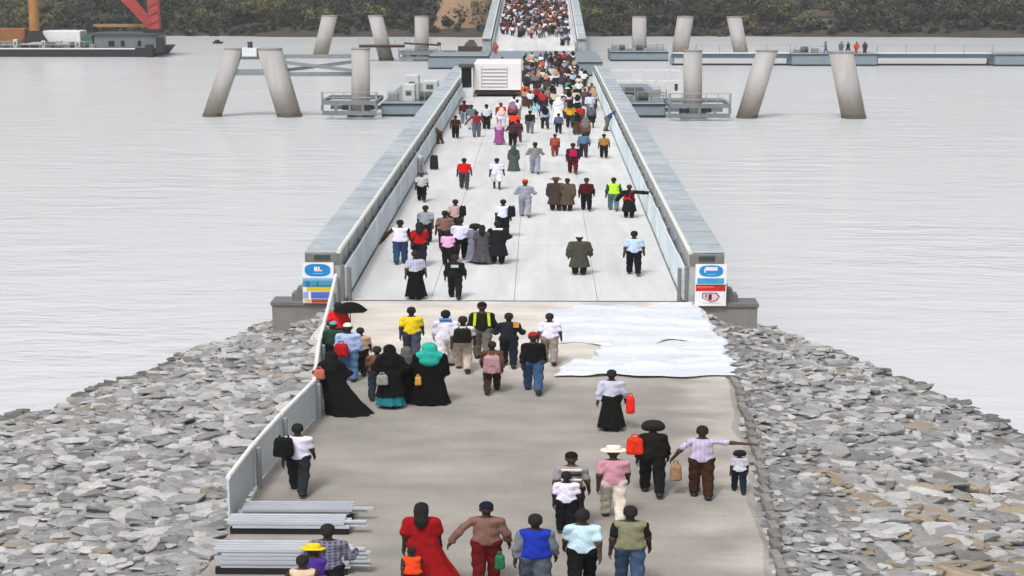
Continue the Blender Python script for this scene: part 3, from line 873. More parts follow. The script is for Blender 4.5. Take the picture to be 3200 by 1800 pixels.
for sx in (x0 + .45, x1 - .45):
    for yy in (DT + 1.2, DT + 7.3):
        wv = MB().tube((sx - .2, yy, .42), (sx + .2, yy, .42), .42, n=18).build('wheel', tk, t)
        MB().tube((sx - .21, yy, .42), (sx + .21, yy, .42), .2, n=12).build('rim', post_m, wv)
for sx in (x0 + .3, x1 - .3):
    MB().box((sx - .18, DT - .1, zb - .34), (sx + .18, DT - .062, zb - .2)).build('tail_light', mat('tail_red', '#8c1d18', .4), t)
# ---- small booth left of the lorry
b0, b1 = Q(1437, 290, DT - 1).x, Q(1478, 290, DT - 1).x
t = thing('booth', 'small dark open booth with white frame left of the white lorry', 'booth', ((b0 + b1) / 2, DT - 1, 0))
zt2 = Q(1450, 202, DT - 1).z
wf = mat('white_steel', '#d5d8d8', .6)
for x in (b0, b1 - .12):
    for y in (DT - 1, DT + .4): MB().box((x, y, 0), (x + .12, y + .12, zt2 - .25)).build('post', wf, t)
MB().box((b0 + .14, DT - .2, .9), (b1 - .14, DT + .35, zt2 - .3)).build('back', mat('dark_gap', '#17191a', .8), t)
MB().box((b0 + .125, DT - .9, .003), (b1 - .125, DT - .7, .85)).build('counter', wf, t)
MB().box((b0 - .1, DT - 1.1, zt2 - .247), (b1 + .1, DT + .6, zt2)).build('roof', mat('gear_dark', '#4b4d4d', .7), t)

# ---- sign boards on the girder ends
def ellipse(cx, cz, rx, rz, n=28, pw=.72):
    o = []
    for i in range(n):
        a = -2 * math.pi * i / n
        c, s = math.cos(a), math.sin(a)
        o.append((cx + rx * math.copysign(abs(c) ** pw, c), cz + rz * math.copysign(abs(s) ** pw, s)))
    return o
def sign(label, px0, py0, px1, py1, items, D=59.40):
    a, b = Q(px0, py1, D), Q(px1, py0, D)
    W_, H_ = b.x - a.x, b.z - a.z
    t = thing('sign_board', label, 'sign', ((a.x + b.x) / 2, D, a.z))
    MB().box((a.x, D, a.z), (b.x, D + .05, b.z)).build('panel', mat('sign_white', '#e9e7ea', .5, 0, .05), t)
    for k, (nm, kind, u0, v0, u1, v1, c, lay) in enumerate(items):
        X0, X1 = a.x + W_ * u0, a.x + W_ * u1
        Z0, Z1 = b.z - H_ * v1, b.z - H_ * v0
        y1_ = D - .003 * lay; y0_ = y1_ - .0025
        mm = mat('sign_' + c, '#' + c, .5, 0, .12, 9)
        if kind == 'e': MB().prism(ellipse((X0 + X1) / 2, (Z0 + Z1) / 2, (X1 - X0) / 2, (Z1 - Z0) / 2), y0_, y1_).build(nm, mm, t)
        elif kind == 'h':
            w_ = (X1 - X0) * .18
            MB().prism([(X0, Z0 + (Z1 - Z0) * .45), (X0 + .02, Z1), (X1 - w_, Z1), (X1, Z0 + (Z1 - Z0) * .6), (X1 - w_, Z0 + .06), ((X0 + X1) / 2, Z0)][::-1], y0_, y1_).build(nm, mm, t)
        else: MB().box((X0, y0_, Z0), (X1, y1_, Z1)).build(nm, mm, t)
sign('left sign board with blue oval logo above blue, yellow and red bands', 947, 821, 1042, 947, [
    ('oval_logo', 'e', .08, .03, .90, .34, '1e83c8', 1), ('logo_building', 'b', .38, .10, .48, .21, 'e8e4ea', 2), ('logo_building', 'b', .50, .10, .56, .21, 'f0d7c4', 2), ('logo_base', 'b', .38, .175, .64, .212, 'f0c6b0', 3), ('logo_lettering', 'b', .34, .26, .66, .275, '8cc3e6', 2),
    ('photo_band', 'b', .01, .38, .98, .60, '4a92bd', 1), ('photo_sky', 'b', .01, .381, .98, .44, '7fb4dc', 2), ('photo_building', 'b', .10, .47, .25, .60, '2f6c90', 2), ('photo_shore', 'b', .30, .545, .98, .598, '2c7f86', 2), ('photo_tower', 'b', .46, .47, .49, .55, '2a4a63', 3),
    ('yellow_band', 'b', .13, .605, .98, .70, 'd9bb2c', 3), ('blue_band', 'b', .26, .725, .97, .885, '4a6cc4', 1), ('blue_text_block', 'b', .01, .725, .18, .885, '93a9cf', 1), ('red_band', 'b', .27, .90, .97, .99, 'a8401c', 1), ('tan_block', 'b', .05, .90, .25, .99, 'd9b48f', 1)])
sign('right sign board with blue oval logo, red bar and dark emblem', 2171, 826, 2272, 956, [
    ('oval_logo', 'e', .12, .025, .88, .30, '1f86c6', 1), ('logo_white_shape', 'b', .32, .065, .70, .15, 'e6dcf0', 2), ('logo_white_swoosh', 'b', .28, .10, .33, .20, 'cfe6f5', 2), ('logo_lettering', 'b', .36, .235, .66, .25, '7cc0e4', 2),
    ('light_blue_band', 'b', .06, .335, .92, .47, '3a95cc', 1), ('band_corner', 'b', .70, .355, .91, .465, '3aa6b8', 2), ('dark_line', 'b', .02, .485, .98, .508, '23252f', 1), ('red_bar', 'b', .02, .51, .97, .645, 'c4261c', 1), ('bar_highlight', 'b', .05, .525, .60, .56, 'd8694c', 2),
    ('emblem', 'h', .22, .68, .80, .915, '4a2a38', 1), ('emblem_field', 'h', .25, .70, .76, .895, 'e0bfc8', 2), ('emblem_gate', 'b', .43, .715, .54, .86, '5f2531', 3), ('emblem_tower', 'b', .33, .715, .38, .80, '7a4a50', 3), ('underline', 'b', .25, .925, .78, .935, '9a94a0', 1)])

# ---- guard fence down the left side of the causeway
fence_pts = [P(1052, 949), P(1028, 1060), P(1000, 1180), P(985, 1310), P(880, 1425), P(797, 1525), P(716, 1640)]
t = thing('guard_fence', 'white panelled guard fence along the left edge of the causeway', 'fence', tuple(fence_pts[3]))
fm = mat('fence_panel', '#c3cdd1', .5, 0, .1, 1.5, .1, 20)
for i, (a, b) in enumerate(zip(fence_pts, fence_pts[1:])):
    n = max(1, round((b - a).length / 2.6))
    for k in range(n):
        p, q = a.lerp(b, k / n), a.lerp(b, (k + 1) / n)
        d = (q - p).normalized()
        p2, q2 = p + d * .04, q - d * .04
        m = MB()
        m.beam(p2 + Vector((0, 0, .58)), q2 + Vector((0, 0, .58)), .05, 1.0)
        pn = m.build('panel', fm, t)
        MB().tube(p2 + Vector((0, 0, 1.12)), q2 + Vector((0, 0, 1.12)), .06, n=8).build('top_rail', mat('fence_top', '#e4e4e3', .6), pn)
        m = MB()
        nrm = Vector((d.y, -d.x, 0)) * .04
        for z in (.25, .55, .85): m.beam(p2 + nrm + Vector((0, 0, z)), q2 + nrm + Vector((0, 0, z)), .03, .05)
        m.build('rib', fm, pn)
        MB().box((p.x + .06, p.y - .06, -.02), (p.x + .18, p.y + .06, 1.05), c=.02).build('post', mat('fence_post', '#8f9698', .6, .2), t)

# ---- stacks of spare panels lying by the fence
sp_m = mat('stack_panel', '#b3b7bf', .5, 0, .08, 1.5, .08, 20, orand=.08)
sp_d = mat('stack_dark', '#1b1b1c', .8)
for idx, (pl, pr, npan, lab) in enumerate((((680, 1796), (1085, 1796), 5, 'nearest stack of white steel guard panels lying on the causeway, lower left'), ((725, 1670), (1090, 1670), 2, 'middle stack of white guard panels behind the nearest stack'), ((762, 1628), (1105, 1628), 2, 'rearmost low stack of white guard panels at the fence end'))):
    a, b = P(*pl), P(*pr)
    t = thing('panel_stack', lab, 'panels', ((a.x + b.x) / 2, a.y + .5, 0), 'stacks of guard panels')
    MB().box((a.x - .05, a.y + .02, .003), (b.x, a.y + .12, .15)).build('front_shadow_bar', sp_d, t)  # dark bar added to stand in for the shadow under the stack
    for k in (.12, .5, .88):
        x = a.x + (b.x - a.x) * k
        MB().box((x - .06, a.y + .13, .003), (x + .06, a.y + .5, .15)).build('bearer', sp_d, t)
    for k in range(npan):
        z = .155 + k * .088
        j, j2 = random.uniform(-.12, .12), random.uniform(-.04, .04)
        m = MB()
        m.box((a.x + j, a.y + j2, z), (b.x + j, a.y + j2 + .5, z + .02))
        for yy in (0, .15, .3, .45): m.box((a.x + j, a.y + j2 + yy, z + .021), (b.x + j, a.y + j2 + yy + .05, z + .075))
        m.tube((a.x + j, a.y + j2 + .49, z + .05), (b.x + j, a.y + j2 + .49, z + .05), .035, n=8)
        m.box((b.x + j + .003, a.y + j2 + .1, z + .015), (b.x + j + .35 + random.uniform(0, .15), a.y + j2 + .2, z + .06))
        m.build('panel', sp_m, t)

# ---- white tarpaulins
def tarp(label, quad, zoff, seed):
    rnd = random.Random(seed)
    p00, p10, p11, p01 = [P(*q) for q in quad]     # near-left, near-right, far-right, far-left
    nx_, ny_ = 90, 44
    ph = [rnd.uniform(0, 6) for _ in range(9)]
    vs = []
    for j in range(ny_ + 1):
        for i in range(nx_ + 1):
            u, v = i / nx_, j / ny_
            eu = .018 * math.sin(v * 17 + ph[0]) + .012 * math.sin(v * 41 + ph[1])
            ev = .05 * math.sin(u * 9 + ph[2]) + .03 * math.sin(u * 23 + ph[3])
            uu = u + eu * (1 if u > .5 else -1) * abs(2 * u - 1) ** 3
            vv = v + ev * (2 * v - 1) ** 3
            p = p00.lerp(p10, uu).lerp(p01.lerp(p11, uu), vv)
            X_, Y_ = p.x, p.y
            h = .075 * max(0, math.sin(Y_ * 4.2 + 1.3 * math.sin(X_ * .8 + ph[4]) + ph[5])) ** 3
            h += .09 * max(0, math.sin(Y_ * 2.1 - X_ * .35 + 1.5 * math.sin(X_ * .5 + ph[6]) + ph[7])) ** 6
            h += .012 * (math.sin(X_ * 3.1 + Y_ * 2.0 + ph[8]) * math.sin(X_ * 1.3 - Y_ * 3.3)) + .02
            ed = min(v, 1 - v)
            h += .02 * math.exp(-(ed / .03) ** 2) * max(0, math.sin(X_ * 1.1 + ph[1]) * .6 + .55)
            h += .02 * math.exp(-(min(u, 1 - u) / .02) ** 2)
            h += .02 * (1 - abs(math.sin(X_ * 2.3 + Y_ * 1.9 + 2 * math.sin(Y_ * 1.7 + ph[2])))) ** 5 + .016 * (1 - abs(math.sin(X_ * 1.1 - Y_ * 4.3 + 1.7 * math.sin(X_ * 2.1 + ph[3])))) ** 6
            vs.append((p.x, p.y, max(.006, h * (min(1, ed / .05 + .4) * min(1, min(u, 1 - u) / .03 + .15))) + zoff))
    m = MB()
    k = nx_ + 1
    m.add(vs, [(j * k + i, j * k + i + 1, (j + 1) * k + i + 1, (j + 1) * k + i) for j in range(ny_) for i in range(nx_)])
    o = m.build('tarpaulin', mat('tarp_white', '#cdd1da', .6, 0, .1, .8, 1.0, 3.5), smooth=True)
    sm = o.modifiers.new('thick', 'SOLIDIFY'); sm.thickness = .006
    tag(o, label, 'tarpaulin', 'white sheets on the causeway')
tarp('large crumpled white tarpaulin nearest the bridge deck on the right of the causeway', ((1745, 1078), (2268, 1072), (2172, 948), (1700, 962)), .002, 1)
tarp('middle white tarpaulin lying across the causeway, its left end torn short', ((1850, 1128), (2272, 1132), (2268, 1066), (1885, 1080)), .03, 2)
tarp('front white tarpaulin with wavy near edge, nearest the man with the red bag', ((1735, 1180), (2296, 1182), (2290, 1118), (1790, 1130)), .055, 3)

# ================================================================== PEOPLE
BIG = 9.0
def sdf_mesh(prims, res, k=.03, infl=0.0, cuts=(), fold=0.0):
    """one continuous surface (surface nets) round tapered capsules blended smoothly"""
    lo = np.full(3, 9.); hi = np.full(3, -9.)
    for p in prims:
        r = max(p[2], p[3]) + infl + .03
        for q in (p[0], p[1]):
            q = np.array(q)
            ys = max(1, p[4])
            lo = np.minimum(lo, q - [r, r * ys, r]); hi = np.maximum(hi, q + [r, r * ys, r])
    lo -= 2 * res; hi += 2 * res
    n = np.ceil((hi - lo) / res).astype(int) + 1
    ax = [lo[i] + res * np.arange(n[i]) for i in range(3)]
    d = np.full(n, BIG)
    mg = k + infl + 3 * res
    for p0, p1, r0, r1, ys in prims:
        p0, p1 = np.array(p0, float), np.array(p1, float)
        r = max(r0, r1) + mg
        rr = np.array([r, r * max(1, ys), r])
        a = np.minimum(p0, p1) - rr; b = np.maximum(p0, p1) + rr
        i0 = np.maximum(((a - lo) / res).astype(int), 0); i1 = np.minimum(((b - lo) / res).astype(int) + 2, n)
        sl = tuple(slice(i0[i], i1[i]) for i in range(3))
        X, Y, Z_ = ax[0][sl[0]][:, None, None], ax[1][sl[1]][None, :, None], ax[2][sl[2]][None, None, :]
        yc = p0[1]
        Yq = (Y - yc) / ys
        D_ = p1 - p0; D_[1] /= ys
        L2 = float(D_ @ D_) + 1e-9
        h = np.clip(((X - p0[0]) * D_[0] + Yq * D_[1] + (Z_ - p0[2]) * D_[2]) / L2, 0, 1)
        dist = np.sqrt((X - p0[0] - h * D_[0]) ** 2 + (Yq - h * D_[1]) ** 2 + (Z_ - p0[2] - h * D_[2]) ** 2) - (r0 + h * (r1 - r0))
        if ys < 1: dist = dist * (.5 + .5 * ys)
        o = d[sl]
        hh = np.clip(.5 + .5 * (o - dist) / k, 0, 1)
        d[sl] = o * (1 - hh) + dist * hh - k * hh * (1 - hh)
    d -= infl
    X, Y, Z_ = ax[0][:, None, None], ax[1][None, :, None], ax[2][None, None, :]
    if fold:
        d = d + fold * (np.sin(31 * X + 11 * Z_ + 2.4 * np.sin(8 * Z_ + 3 * Y)) * np.sin(13 * Y + 5 * Z_ + 6 * X) + .75 * np.sin(29 * Z_ + 14 * np.abs(X) + 4 * Y + 1.5 * np.sin(17 * X)))
    for c in cuts: d = np.maximum(d, c(X, Y, Z_))
    return nets(d, lo, res)
def nets(d, lo, res):
    s = d < 0
    sh = tuple(q - 1 for q in d.shape)
    c = np.zeros(sh, np.int8)
    for i in (0, 1):
        for j in (0, 1):
            for k in (0, 1): c += s[i:i + sh[0], j:j + sh[1], k:k + sh[2]]
    act = (c > 0) & (c < 8)
    idx = np.full(sh, -1, np.int64); idx[act] = np.arange(act.sum())
    acc = np.zeros(sh + (3,)); cnt = np.zeros(sh)
    faces = []
    for a in range(3):
        A = np.take(d, range(d.shape[a] - 1), a); B = np.take(d, range(1, d.shape[a]), a)
        cr = (A < 0) != (B < 0)
        with np.errstate(divide='ignore', invalid='ignore'): t = np.where(cr, A / (A - B), 0)
        o1, o2 = [q for q in range(3) if q != a]
        for e1 in (0, 1):
            for e2 in (0, 1):
                sl = [slice(None)] * 3
                sl[o1] = slice(e1, e1 + sh[o1]); sl[o2] = slice(e2, e2 + sh[o2])
                m = cr[tuple(sl)]
                ii = np.nonzero(m)
                acc[ii + (np.full(len(ii[0]), a),)] += ii[a] + t[tuple(sl)][ii]
                acc[ii + (np.full(len(ii[0]), o1),)] += ii[o1] + e1
                acc[ii + (np.full(len(ii[0]), o2),)] += ii[o2] + e2
                cnt[ii] += 1
        sl = [slice(None)] * 3
        sl[o1] = slice(1, sh[o1]); sl[o2] = slice(1, sh[o2])
        ii = list(np.nonzero(cr[tuple(sl)]))
        ii[o1] = ii[o1] + 1; ii[o2] = ii[o2] + 1
        def cell(x1, x2):
            q = list(ii); q[o1] = ii[o1] - x1; q[o2] = ii[o2] - x2
            return idx[tuple(q)]
        f = np.stack([cell(1, 1), cell(0, 1), cell(0, 0), cell(1, 0)], 1)
        flip = A[tuple(ii)] >= 0
        if a == 1: flip = ~flip
        f[flip] = f[flip][:, ::-1]
        faces.append(f)
    v = acc[act] / np.maximum(cnt[act], 1)[:, None] * res + lo
    return v, np.concatenate(faces)

def rot_to(d):
    d = Vector(d).normalized()
    return np.array(Vector((0, 0, -1)).rotation_difference(d).to_matrix())
def hand_geo():
    C = lambda a, b, r0, r1, ys=1.: (a, b, r0, r1, ys)
    pr = [C((0, 0, .01), (0, 0, -.03), .024, .028, 1.0), C((0, -.022, -.06), (0, .022, -.06), .021, .021), C((0, 0, -.02), (0, 0, -.07), .026, .024)]
    for i, (y, ln, cu) in enumerate(((-.033, .058, .020), (-.011, .070, .022), (.012, .076, .020), (.034, .068, .016))):
        a = (0, y, -.082); b = (.006, y * 1.08, -.082 - ln * .5); c = (.006 + cu, y * 1.1, -.082 - ln)
        pr += [C(a, b, .0105, .0095), C(b, c, .0095, .008)]
    pr += [C((0, .022, -.03), (.008, .058, -.055), .014, .012), C((.008, .058, -.055), (.022, .068, -.088), .012, .009)]
    return sdf_mesh(pr, .008, k=.008)
HAND = hand_geo()

POSE = {  # lean, (leg L swing, knee), (leg R), (arm L abduct, swing, bend), (arm R)
    'w1': (3, (22, 8), (-17, 24), (5, -18, 14), (6, 16, 24)),
    'w2': (3, (-17, 24), (22, 8), (6, 16, 26), (5, -18, 12)),
    'st': (0, (3, 3), (-3, 4), (5, -2, 10), (6, 4, 12)),
    'out': (0, (8, 4), (-8, 10), (34, 5, 20), (84, 4, 4)),
    'outl': (0, (-8, 10), (8, 4), (38, -6, 10), (14, 4, 20)),
    'carry': (4, (14, 8), (-12, 18), (18, 10, 80), (18, 10, 80)),
    'kimbo': (2, (16, 8), (-13, 18), (9, -12, 16), (10, 6, 22)),
    'bend': (48, (6, 10), (-6, 14), (20, 30, 20), (20, 40, 20)),
}
def joints(pose, kind):
    lean, lL, lR, aL, aR = POSE[pose.split('_')[0]]
    if pose.endswith('_s'): lL, lR = (3, 3), (-3, 4)
    fem = kind == 'f'
    J = {}
    hz = .92
    cl, sl_ = math.cos(R(lean)), math.sin(R(lean))
    def up(p):          # upper body leans about the hips
        x, y, z = p
        z -= hz
        return (x, y * cl + z * sl_, -y * sl_ + z * cl + hz)
    J['up'] = up
    J['axis'] = (0, sl_, cl)
    zs = []
    for s, (sw, kb), nm in ((-1, lL, 'L'), (1, lR, 'R')):
        h = Vector((s * .095, 0, hz - .01))
        kn = h + Vector((s * .01, math.sin(R(sw)), -math.cos(R(sw)))) * .42
        an = kn + Vector((0, math.sin(R(sw - kb)), -math.cos(R(sw - kb)))) * .41
        J['hip' + nm], J['knee' + nm], J['ank' + nm] = h, kn, an
        tilt = -.035 + (-.06 if sw < -8 else 0)
        J['toe' + nm] = an + Vector((s * .02, .165, tilt))
        zs.append(min(an.z - .06, J['toe' + nm].z - .03))
    J['dz'] = -min(zs)
    for s, (ab, sw, be), nm in ((-1, aL, 'L'), (1, aR, 'R')):
        sh = Vector((s * (.165 if fem else .19), 0, 1.365))
        u = Vector((s * math.sin(R(ab)), math.cos(R(ab)) * math.sin(R(sw)), -math.cos(R(ab)) * math.cos(R(sw))))
        el = sh + u * .29
        f = Vector((s * math.sin(R(ab)) * .6, math.cos(R(ab)) * math.sin(R(sw + be)), -math.cos(R(ab)) * math.cos(R(sw + be)))).normalized()
        if ab > 60: f = u
        wr = el + f * .25
        J['sh' + nm], J['el' + nm], J['wr' + nm] = [Vector(up(q)) for q in (sh, el, wr)]
    return J
T3 = lambda v: tuple(v)
def lerp(a, b, t): return tuple(Vector(a).lerp(Vector(b), t))
def torso(J, kind):
    u = J['up']; f = kind == 'f'
    pr = [((-.075, 0, .95), (.075, 0, .95), .12 if f else .112, .12 if f else .112, .9),
          (u((0, 0, 1.0)), u((0, 0, 1.14)), .125, .125 if f else .135, .78),
          (u((-.03, 0, 1.2)), u((-.03, 0, 1.31)), .12, .125, .8), (u((.03, 0, 1.2)), u((.03, 0, 1.31)), .12, .125, .8),
          (u((-.04, 0, 1.405)), u((-.135 if f else -.16, 0, 1.372)), .056, .05, 1.), (u((.04, 0, 1.405)), u((.135 if f else .16, 0, 1.372)), .056, .05, 1.)]
    if f: pr += [(u((s * .06, .085, 1.26)), u((s * .06, .09, 1.25)), .062, .06, 1.) for s in (-1, 1)]
    else: pr += [(u((0, .03, 1.06)), u((0, .03, 1.12)), .11, .11, .8)]
    return pr
def head(J):
    u = J['up']
    pr = [(u((0, -.005, 1.39)), u((0, .01, 1.52)), .058, .052, 1.), (u((0, .0, 1.59)), u((0, .012, 1.655)), .079, .080, 1.28),
          (u((0, .045, 1.555)), u((0, .05, 1.545)), .05, .045, 1.), (u((0, .105, 1.595)), u((0, .118, 1.575)), .012, .017, 1.)]
    pr += [(u((s * .082, -.005, 1.61)), u((s * .084, -.005, 1.585)), .02, .016, 1.) for s in (-1, 1)]
    return pr
def arm(J, n, t=1.0, r=(.056, .046, .042, .029)):
    pr = []
    sh, el, wr = J['sh' + n], J['el' + n], J['wr' + n]
    if t <= .5: return [(T3(sh), lerp(sh, el, t * 2), r[0], r[0] + (r[1] - r[0]) * t, 1.)]
    return [(T3(sh), T3(el), r[0], r[1], 1.), (T3(el), lerp(el, wr, (t - .5) * 2), r[2], r[2] + (r[3] - r[2]) * (t - .5) * 2, 1.)]
def leg(J, n, t=1.0, r=(.088, .06, .056, .04)):
    h, kn, an = J['hip' + n], J['knee' + n], J['ank' + n]
    if t <= .5: return [(T3(h), lerp(h, kn, t * 2), r[0], r[0] + (r[1] - r[0]) * t * 2, 1.)]
    return [(T3(h), T3(kn), r[0], r[1], 1.), (T3(kn), lerp(kn, an, (t - .5) * 2), r[2], r[2] + (r[3] - r[2]) * (t - .5) * 2, 1.)]
def half(p, nrm):
    return lambda X, Y, Z_: (X - p[0]) * nrm[0] + (Y - p[1]) * nrm[1] + (Z_ - p[2]) * nrm[2]
def cone(z0, z1, r0, r1, ys, dx=0., folds=9):
    def g(X, Y, Z_):
        t = np.clip((Z_ - z0) / (z1 - z0), 0, 1)
        th = np.arctan2(Y / ys, X - dx * (1 - t) ** 1.6)
        rad = r0 + (r1 - r0) * t ** .8
        return (np.sqrt((X - dx * (1 - t) ** 1.6) ** 2 + (Y / ys) ** 2) - rad * (1 + .07 * (1 - t) * np.sin(folds * th + 1.3))) * .8
    return g
def garment_cone(J, z0, z1, r0, r1, ys, res, dx=0., extra=(), infl=.03):
    """skirt, coat tail or robe: a folded cone welded to the torso pieces"""
    pad = r0 + abs(dx) + .1
    lo = np.array([-pad - .35, -pad * ys - .25, min(z0 - .05, 0)]); hi = np.array([pad + .35, pad * ys + .45, 1.75])
    n = np.ceil((hi - lo) / res).astype(int) + 1
    X, Y, Z_ = [lo[i] + res * np.arange(n[i]).reshape([-1 if q == i else 1 for q in range(3)]) for i in range(3)]
    d = np.maximum(np.maximum(cone(z0, z1, r0, r1, ys, dx)(X, Y, Z_), z0 - Z_), Z_ - z1 - .02)
    d = d + 0 * X
    for p0, p1, a0, a1, y_ in extra:
        p0, p1 = np.array(p0, float), np.array(p1, float)
        D_ = p1 - p0; D_[1] /= y_
        L2 = float(D_ @ D_) + 1e-9
        Yq = (Y - p0[1]) / y_
        h = np.clip(((X - p0[0]) * D_[0] + Yq * D_[1] + (Z_ - p0[2]) * D_[2]) / L2, 0, 1)
        e = np.sqrt((X - p0[0] - h * D_[0]) ** 2 + (Yq - h * D_[1]) ** 2 + (Z_ - p0[2] - h * D_[2]) ** 2) - (a0 + h * (a1 - a0)) - infl
        k = .05
        hh = np.clip(.5 + .5 * (d - e) / k, 0, 1)
        d = d * (1 - hh) + e * hh - k * hh * (1 - hh)
    d = d + .006 * np.sin(30 * X + 8 * Z_ + 2 * np.sin(6 * Z_)) * np.sin(9 * Y + 4 * Z_)
    d = np.maximum(d, half(J['up']((0, 0, 1.455)), J['axis'])(X, Y, Z_))
    return nets(d, lo, res)

CACHE = {}
def to_mesh(name, vf, dz):
    v, f = vf
    v = v.copy(); v[:, 2] += dz
    me = bpy.data.meshes.new(name)
    nv, nf = len(v), len(f)
    me.vertices.add(nv); me.vertices.foreach_set('co', v.astype(np.float32).ravel())
    me.loops.add(nf * 4); me.loops.foreach_set('vertex_index', f.astype(np.int32).ravel())
    me.polygons.add(nf); me.polygons.foreach_set('loop_start', np.arange(0, nf * 4, 4, dtype=np.int32))
    me.polygons.foreach_set('use_smooth', np.ones(nf, bool))
    me.update(calc_edges=True)
    me.materials.append(None)
    return me
def geo(part, pose, kind, res):
    key = (part, pose, kind, res)
    if key in CACHE: return CACHE[key]
    J = joints(pose, kind)
    u, axv = J['up'], J['axis']
    ft = .007 if res < .03 else .004
    if part == 'body':
        pr = torso(J, kind) + head(J)
        for n in 'LR':
            pr += arm(J, n) + leg(J, n) + [(T3(J['ank' + n]), T3(J['toe' + n]), .042, .032, 1.), (T3(J['ank' + n]), T3(J['ank' + n] + Vector((0, -.045, -.02))), .04, .035, 1.)]
            if res > .024:
                wr, el = J['wr' + n], J['el' + n]
                dd = (wr - el).normalized()
                pr += [(T3(wr), T3(wr + dd * .13), .034, .026, 1.)]
        vf = sdf_mesh(pr, res, k=.035)
        if res <= .024:
            hv, hf = HAND
            for n in 'LR':
                wr, el = J['wr' + n], J['el' + n]
                q = hv.copy()
                q[:, 0] *= (1 if n == 'L' else -1)
                M = rot_to(wr - el)
                q = q @ M.T + np.array(T3(wr))
                f2 = hf if n == 'L' else hf[:, ::-1]
                vf = (np.concatenate([vf[0], q]), np.concatenate([vf[1], f2 + len(vf[0])]))
    elif part in ('tee', 'long', 'vest'):
        pr = torso(J, kind) + [(u((-.03, 0, .95)), u((-.03, 0, 1.1)), .135, .125, .85), (u((.03, 0, .95)), u((.03, 0, 1.1)), .135, .125, .85)]
        cuts = [half(u((0, 0, .90)), [-q for q in axv]), half(u((0, 0, 1.44)), axv)]
        if part != 'vest':
            for n in 'LR':
                pr += arm(J, n, .34 if part == 'tee' else .95, (.047, .052, .05, .042) if part == 'tee' else (.052, .046, .045, .04))
        vf = sdf_mesh(pr, res, k=.035, infl=.03 if part == 'vest' else .015, cuts=cuts, fold=ft)
    elif part in ('trousers', 'shorts'):
        pr = [((-.075, 0, .94), (.075, 0, .94), .118, .118, .92), (u((0, 0, .98)), u((0, 0, 1.02)), .125, .125, .8)]
        for n in 'LR': pr += leg(J, n, .93 if part == 'trousers' else .47, (.096, .074, .072, .062) if part == 'trousers' else (.1, .1, .1, .1))
        vf = sdf_mesh(pr, res, k=.03, infl=.018, cuts=[half(u((0, 0, 1.0)), axv)], fold=ft)
    elif part == 'skirt':
        vf = garment_cone(J, .10 - J['dz'], 1.0, .27, .155, .85, res, extra=[((-.07, 0, .95), (.07, 0, .95), .12, .12, .9)])
    elif part == 'kneeskirt':
        vf = garment_cone(J, .48, 1.0, .25, .155, .85, res, extra=[((-.07, 0, .95), (.07, 0, .95), .12, .12, .9)])
    elif part in ('coat', 'robe', 'dress', 'trainrobe', 'traindress'):
        ex = torso(J, kind)
        for n in 'LR': ex += arm(J, n, .36 if part.endswith('dress') else .95, (.066, .06, .066, .06))
        z0 = {'coat': .36, 'robe': .02 - J['dz'], 'trainrobe': .0 - J['dz'], 'dress': .12 - J['dz'], 'traindress': .06 - J['dz']}[part]
        r0 = {'coat': .27, 'robe': .30, 'trainrobe': .44, 'dress': .33, 'traindress': .40}[part]
        vf = garment_cone(J, z0, 1.28, r0, .145, .85, res, dx={'trainrobe': .33, 'traindress': .2}.get(part, 0), extra=ex, infl=.028)
    elif part in ('shoeL', 'shoeR'):
        n = part[-1]
        an, to = J['ank' + n], J['toe' + n]
        pr = [(T3(an + Vector((0, 0, -.02))), T3(to), .046, .036, 1.), (T3(an + Vector((0, -.05, -.03))), T3(an), .042, .04, 1.)]
        vf = sdf_mesh(pr, res, k=.03, infl=.012)
    else:
        c = np.array(u((0, .005, 1.62)))
        hd = [(u((0, .0, 1.59)), u((0, .012, 1.655)), .079, .080, 1.28)]
        up_ = lambda p: u(p)
        if part == 'hair':
            vf = sdf_mesh(hd + [(u((0, -.03, 1.6)), u((0, -.02, 1.65)), .074, .076, 1.2)], res * .8, infl=.011, cuts=[half((c[0], c[1] + .045, c[2] + .02), (0, .75, -.66)), half((0, c[1], c[2] - .055), (0, 0, -1))])
        elif part == 'longhair':
            vf = sdf_mesh(hd + [(u((0, -.06, 1.6)), u((0, -.12, 1.42)), .085, .07, 1.), (u((0, -.12, 1.42)), u((0, -.15, 1.2)), .075, .035, 1.)], res * .8, infl=.016, cuts=[half((c[0], c[1] + .045, c[2] + .02), (0, .8, -.6))])
        elif part == 'afro':
            vf = sdf_mesh(hd + [(u((-.05, -.02, 1.63)), u((.05, -.02, 1.63)), .115, .115, 1.), (u((-.1, -.03, 1.6)), u((.1, -.03, 1.6)), .075, .075, 1.)], res * .8, infl=.01, cuts=[half((c[0], c[1] + .05, c[2] + .02), (0, .75, -.66))])
        elif part == 'cap':
            vf = sdf_mesh(hd + [(u((0, .08, 1.655)), u((0, .17, 1.645)), .045, .05, 1.)], res * .8, k=.02, infl=.018, cuts=[half((c[0], c[1], c[2] + .015), (0, -.12, -1)), lambda X, Y, Z_: np.where(Y > c[1] + .085, Z_ - c[2] - .05, -1) + 0 * X])
        elif part == 'hat':
            vf = sdf_mesh(hd + [(u((-.09, -.0, 1.655)), u((.09, 0, 1.655)), .09, .09, 1.25)], res * .8, k=.03, infl=.02, cuts=[half((c[0], c[1], c[2] + .02), (0, 0, -1)), lambda X, Y, Z_: np.where(np.sqrt(X ** 2 + (Y - c[1]) ** 2) > .112, np.abs(Z_ - c[2] - .036) - .016, -1)])
        elif part == 'scarf':
